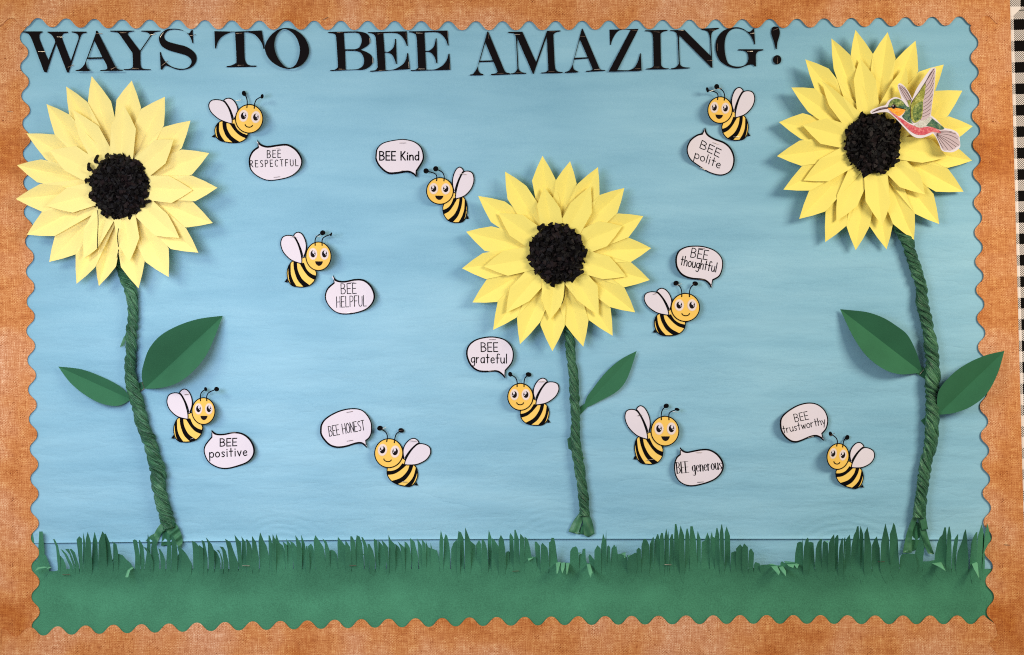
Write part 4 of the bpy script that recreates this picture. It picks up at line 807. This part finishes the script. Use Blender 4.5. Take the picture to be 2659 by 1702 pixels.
# ------------------------------------------------------------------ paper grass
G1 = (60, 1360, 5.729); G2 = (480, 1360, 5.729); G3 = (900, 1360, 5.729); G4 = (1300, 1350, 5.729); G5 = (1700, 1350, 5.729); G6 = (2050, 1350, 8.02); G7 = (2290, 1340, 7.519)
BL = [(G1, """112,250 140,140 160,250 172,330 180,520;215,560 240,118 290,118 318,400 310,600;130,640 240,490 200,420 155,365 215,358 280,395 350,500 400,650;118,690 140,600 240,500 300,640;515,640 490,350 445,230 470,235 520,330 550,480;520,560 555,480 600,530 640,640;690,640 620,470 555,380 590,395 650,460 740,640;745,640 690,460 625,380 680,378 720,470 775,620;775,600 735,470 690,380 720,378 770,430 835,630;840,640 795,240 835,188 875,225 890,640;890,500 893,130 920,260 930,640;910,640 930,240 960,122 1005,260 1030,640;1020,640 1035,260 1063,122 1105,270 1118,640;1115,640 1125,270 1180,115 1215,165 1250,640;1240,640 1210,155 1230,150 1290,290 1340,640;1340,640 1340,300 1325,265 1390,310 1415,450 1420,640;1300,740 1420,450 1480,470 1520,520 1600,590 1640,660 1660,740;1665,660 1668,480 1632,250 1660,235 1695,255 1745,510 1745,640;1745,600 1740,480 1720,250 1735,245 1790,340 1810,560;1900,600 1860,450 1790,350 1830,360 1900,450 1940,600;1810,680 1840,430 1855,150 1895,300 1900,640;1905,640 1905,350 1925,240 1985,240 1990,350 2030,560;2045,560 2035,450 2010,370 2040,380 2090,470 2120,560;2130,560 2145,340 2140,130 2170,160 2205,380 2200,560;2200,640 2210,380 2210,150 2280,280 2300,460;2215,640 2290,500 2320,440 2360,560 2370,640;2380,640 2330,470 2290,340 2340,350 2400,420 2480,560 2520,640"""),
 (G2, """-60,600 -40,420 0,420 40,480 105,600;125,640 120,400 105,255 165,285 210,340 225,640;215,560 210,318 270,365 280,560;270,560 270,360 248,245 290,265 320,400 340,520;355,600 340,300 312,205 345,240 400,310 430,380 440,600;440,560 430,385 480,430 520,520 530,600;545,560 520,450 470,390 510,400 545,480 570,560;575,560 555,400 517,340 570,350 610,410 650,580;660,640 640,400 598,225 680,280 740,450 800,600;800,640 770,360 738,165 780,220 840,290 850,620;845,560 850,250 840,190 905,280 920,600;915,600 915,280 905,235 935,240 985,320 1005,420 1010,620;1005,620 1000,300 997,180 1060,280 1105,520;1115,640 1095,260 1120,128 1175,260 1215,330 1255,500 1255,620;1255,620 1245,270 1245,175 1265,180 1300,300 1310,620;1300,600 1300,300 1305,155 1345,235 1360,620;1345,600 1345,240 1360,155 1410,290 1460,330 1500,470 1500,640;1500,600 1480,380 1458,265 1520,320 1530,600;1515,600 1520,320 1508,225 1580,320 1615,470;1620,620 1600,400 1565,258 1620,290 1660,350 1680,620;1670,600 1660,330 1642,172 1725,290 1745,420;1745,640 1735,300 1730,165 1785,300 1800,400 1800,640;1800,640 1800,340 1820,330 1850,470 1860,640;1850,640 1830,340 1875,298 1905,340 1935,450 1940,640;1940,640 1915,260 1940,172 2000,255 2060,350 2100,560 2110,640;2100,640 2080,300 2045,222 2105,265 2150,390 2160,640;2120,640 2110,420 2180,390 2230,410 2265,470 2285,640;2280,640 2270,300 2275,195 2330,260 2420,370 2420,640"""),
 (G3, """-20,600 -20,250 0,270 50,350 65,440 75,600;75,620 55,300 55,190 80,190 130,280 140,620;130,620 135,270 150,172 195,195 230,300 260,620;270,640 250,330 218,200 240,205 280,270 310,350 335,450 340,640;340,560 310,300 345,310 390,400 425,540;435,640 405,300 405,220 460,260 480,620;470,640 470,300 472,250 540,330 590,500;600,640 560,400 518,245 570,290 620,360 630,600;630,640 625,300 622,168 660,250 720,310 730,640;720,640 725,300 780,350 830,470 840,640;830,600 800,350 758,265 860,355 870,640;860,640 862,265 900,290 940,360 965,520;970,640 950,350 943,215 1010,270 1070,520;1080,640 1060,320 1047,218 1120,330 1130,640;1120,640 1125,300 1115,228 1175,300 1185,640;1180,640 1180,255 1210,350 1250,370 1250,640;1245,640 1250,370 1248,285 1275,375 1345,400 1375,500 1380,640;1380,640 1380,280 1402,95 1440,240 1440,640;1440,640 1450,230 1470,158 1495,180 1525,300 1545,460;1555,640 1555,380 1590,290 1640,240 1670,640;1640,640 1645,250 1665,108 1690,130 1690,640;1675,640 1685,130 1700,125 1740,220 1755,640;1760,640 1758,280 1765,55 1840,250 1850,640;1840,640 1830,250 1920,325 1930,640;1925,640 1925,320 1970,242 2005,310 2010,640;2005,640 2010,240 2030,230 2065,290 2095,400 2110,640;2110,640 2100,260 2115,92 2155,210 2160,640;2155,640 2160,215 2200,245 2260,340 2270,640;2260,640 2260,250 2295,165 2340,250 2360,400 2370,640;2370,640 2370,430 2406,410 2450,440 2460,640"""),
 (G4, """70,760 75,490 125,468 135,760;135,760 130,240 145,197 190,265 200,760;190,760 205,150 222,150 270,290 290,760;285,760 285,290 293,207 350,275 360,760;355,760 355,250 405,290 440,430 470,600 480,760;410,760 400,580 520,550 540,760;530,700 505,330 530,325 585,390 590,700;590,700 600,380 620,342 695,420 715,550 720,760;720,760 718,340 745,320 755,270 795,270 815,360 850,640 860,760;850,780 855,640 1030,640 1035,780;1030,760 1035,470 1065,415 1120,395 1145,430 1160,510 1170,760;1165,760 1165,520 1210,500 1220,435 1260,428 1265,560 1290,760;1330,760 1305,550 1325,510 1395,600 1400,760;1265,780 1270,650 1340,650 1345,780;1395,760 1395,460 1440,380 1490,430 1500,760;1490,760 1495,380 1525,205 1560,310 1560,760;1558,600 1558,300 1570,150 1578,410 1580,760;1575,760 1585,400 1605,380 1630,410 1640,760;1635,760 1650,430 1690,370 1715,410 1720,380 1740,500 1745,760;1735,760 1738,515 1790,505 1880,560 1890,760;1880,760 1890,560 1935,530 2000,490 2020,500 2030,760;2020,760 2020,450 2055,415 2085,440 2095,760;2090,760 2095,390 2120,300 2150,285 2180,310 2215,390 2220,760;2215,760 2220,360 2270,250 2280,280 2280,760;2280,760 2285,330 2330,215 2345,215 2370,310 2375,760;2370,760 2370,250 2390,195 2415,200 2430,310 2440,760"""),
 (G5, """145,760 145,260 173,130 195,230 215,550;195,700 198,230 207,155 212,280 215,700;215,760 225,280 250,215 270,215 285,330 290,760;285,760 290,250 300,65 325,65 355,230 390,760;370,760 360,240 385,85 440,240 450,760;450,760 455,240 475,132 490,132 520,250 525,760;520,760 525,200 530,98 565,98 610,280 640,760;630,700 628,260 640,165 685,290 690,700;690,760 700,330 740,315 785,190 820,280 830,760;820,760 828,260 850,178 865,255 900,270 910,760;900,760 895,260 920,120 932,120 960,220 970,760;965,760 968,200 993,70 1003,70 1025,210 1040,760;1040,760 1042,200 1070,97 1120,240 1130,760;1130,760 1138,490 1200,465 1215,490 1220,760;1210,760 1210,430 1272,365 1305,405 1310,760;1300,760 1305,405 1333,353 1388,410 1390,760;1390,760 1400,470 1433,425 1478,495 1470,760;1475,760 1480,660 1500,630 1565,655 1565,760;1555,800 1590,672 1700,665 1870,690 1880,800;1870,800 1872,640 1895,618 1925,640 2090,640 2100,800"""),
 (G6, """105,1050 120,700 160,490 200,460 250,460 275,520 280,1050;265,800 262,480 268,365 280,500 285,800;280,1100 300,580 335,430 380,370 400,400 400,1000;385,1100 392,470 440,460 500,480 520,780 530,1100;530,1100 550,600 590,470 650,405 680,395 670,540 680,1100;675,1100 690,490 720,435 800,490 820,1100;800,1100 820,490 870,380 930,300 940,400 950,1100;940,1100 945,390 990,320 1015,320 1025,420 1010,660 1010,1100;1010,1100 1040,570 1080,420 1110,375 1115,440 1120,1100;1115,1100 1130,420 1160,345 1165,480 1150,770 1160,1100;1150,1100 1165,460 1200,380 1255,310 1275,430 1280,600 1275,1100;1270,1100 1290,560 1340,320 1385,240 1405,140 1440,135 1450,300 1480,1100;1450,1100 1460,260 1480,125 1540,320 1560,1100;1550,1100 1560,290 1625,150 1670,380 1710,560 1715,1100;1715,1100 1720,530 1765,420 1820,345 1850,480 1880,590 1890,1100;1885,1100 1910,480 1950,280 2000,75 2070,380 2110,1100;2090,1100 2090,300 2130,200 2165,65 2200,120 2255,400 2280,880 2290,1100"""),
 (G7, """340,1100 360,800 400,745 560,735 640,745 700,1100;620,1100 640,740 720,500 750,380 800,500 830,600 800,900 800,1100;790,1100 805,890 1020,885 1030,1100;1015,1000 1040,730 1080,540 1130,420 1180,370 1220,225 1250,225 1265,380 1270,1000;1255,1000 1275,370 1305,215 1325,210 1355,400 1360,800;1360,1000 1385,640 1420,450 1490,345 1490,450 1450,780 1440,1000;1440,1000 1480,700 1570,480 1600,340 1640,255 1665,460 1690,830 1690,1000;1715,1000 1745,520 1800,390 1840,320 1865,318 1855,440 1850,1000;1840,1000 1870,420 1945,165 2000,390 2010,1000;1960,1000 2010,350 2065,145 2110,350 2140,440 2030,640 1990,740 1990,1000""")]
grass = empty('paper_grass', P(1330, 1600, 2)); tag(grass, 'green construction paper grass with cut blades along the bottom of the board', 'paper grass')
def gtop(x):
    if x < 160: return 1484
    if 1447 < x < 1530: return 1470
    if 1955 < x < 2070: return 1474
    return 1478
def gbase_h(x, y):
    e = max(0, min(1, (x-100)/45, (2568-x)/40))*max(0, min(1, (1610-y)/60))
    t = max(0, (1548-y)/160)
    return 2.2+(3.5*vn(x, y, 130)+92*t**1.6*(0.55+0.75*vn(x, 3, 150)))*e
pts = [(62, 1672)]+[(x, gtop(x)) for x in range(62, 2601, 20)]+[(2602, 1672)]
mb = MB(); sheet(mb, [pts], M['grass'], gbase_h, .6, 17); mb.build('grass_sheet', grass, smooth=.9)
rg = random.Random(3); k = 0
for g, txt in BL:
    z = Z(*g)
    for t in txt.split(';'):
        lp = [z(*map(float, q.split(','))) for q in t.split()]
        (xa, ya), (xb, yb) = lp[0], lp[-1]
        yb0 = 1488+rg.uniform(0, 6)
        ym = min(q[1] for q in lp); x0 = (xa+xb)/2
        yb0 = 1486+rg.uniform(0, 10); lp[0] = (xa, min(ya, 1470)); lp[-1] = (xb, min(yb, 1470))
        poly = [((xa+xb)/2+rg.uniform(-3, 3), yb0+rg.uniform(10, 26))]+[(xa+(xb-xa)*.08, yb0)]+lp+[(xb-(xb-xa)*.08, yb0)]
        if area(poly) == 0: continue
        lean = rg.uniform(-14, 22); off = .25+.22*(k % 4); cu = rg.uniform(1.0, 1.5); edge = min(q[0] for q in lp) < 103
        if edge: lean, off = 0.5, 0.2
        side = rg.uniform(-.22, .22)
        def hf(x, y):
            t = max(0, (yb0-y)/95)
            return gbase_h(x, y)+off*min(1, .25+t*4)+lean*t**cu+(0 if edge else (x-x0)*side*min(1, t*2))
        mb = MB()
        try: sheet(mb, [poly], M['grass'], hf, .2, 14)
        except Exception as e: continue
        mb.build('grass_blade', grass, smooth=.5); k += 1
FL = [(G1, "1305,602 1340,515 1430,498 1415,525 1345,555", 34, 22), (G1, "1400,575 1432,538 1512,522 1480,560 1440,578", 36, 24), (G1, "1515,800 1555,690 1610,652 1650,655 1590,700 1562,800", 30, 46), (G1, "160,725 215,655 310,640 370,650 240,672 190,700", 22, 26), (G1, "340,680 375,648 430,645 400,662", 24, 24), (G1, "1885,500 1910,482 1960,470 2040,440 2000,482 1940,495", 26, 20),
      (G2, "2055,395 2100,378 2160,392 2120,402", 22, 18), (G3, "220,470 240,452 285,448 265,465", 20, 20),
      (G4, "400,580 440,548 500,550 470,580 415,612", 20, 30), (G4, "818,640 895,625 850,800 830,800", 14, 44), (G4, "895,640 960,635 950,720 920,800 893,730", 14, 46), (G4, "965,640 1030,640 990,812 978,812", 14, 48), (G4, "1150,490 1195,490 1175,522", 20, 26), (G4, "1275,650 1330,650 1372,800 1355,790 1342,872 1310,800", 14, 50), (G4, "1795,495 1860,485 1855,565 1840,567", 20, 38), (G4, "1875,530 1940,530 1922,604 1905,604", 20, 38),
      (G5, "1700,660 1740,655 1820,680 1865,780 1845,828 1770,740", 16, 52), (G5, "1830,680 1895,670 1950,760 1955,850 1880,760", 16, 56), (G5, "1920,612 2070,630 2150,665 2120,728 2075,672 2062,718 1990,690", 16, 44),
      (G7, "900,890 1080,850 1150,880 1250,1085 1120,1000", 14, 44), (G7, "1710,830 1800,840 1870,930 1905,1240 1800,1040", 14, 50), (G6, "745,440 800,440 815,488", 16, 18)]
for g, txt, h0, h1 in FL:
    z = Z(*g); h0 += 8; h1 += 10; lp = [z(*map(float, q.split(','))) for q in txt.split()]; ys = [q[1] for q in lp]; a, b = min(ys), max(ys); xm = sum(q[0] for q in lp)/len(lp)
    mb = MB(); sheet(mb, [lp], M['flap'], lambda x, y: h0+(h1-h0)*math.sin(min(1, (y-a)/max(1, b-a))*1.57)+.25*(x-xm), .5, 5); mb.build('folded_blade', grass, smooth=1.0)
for x1, y1, x2, y2 in ((162,1493,182,1493),(629,1469.5,648,1470),(907,1470,925,1468.5),(1330,1484,1347,1483),(1726,1466.5,1743.5,1467.5),(2280,1459.5,2297,1459)): staple(grass, x1, y1, x2, y2, hf=lambda x, y: gbase_h(x, y)+5)
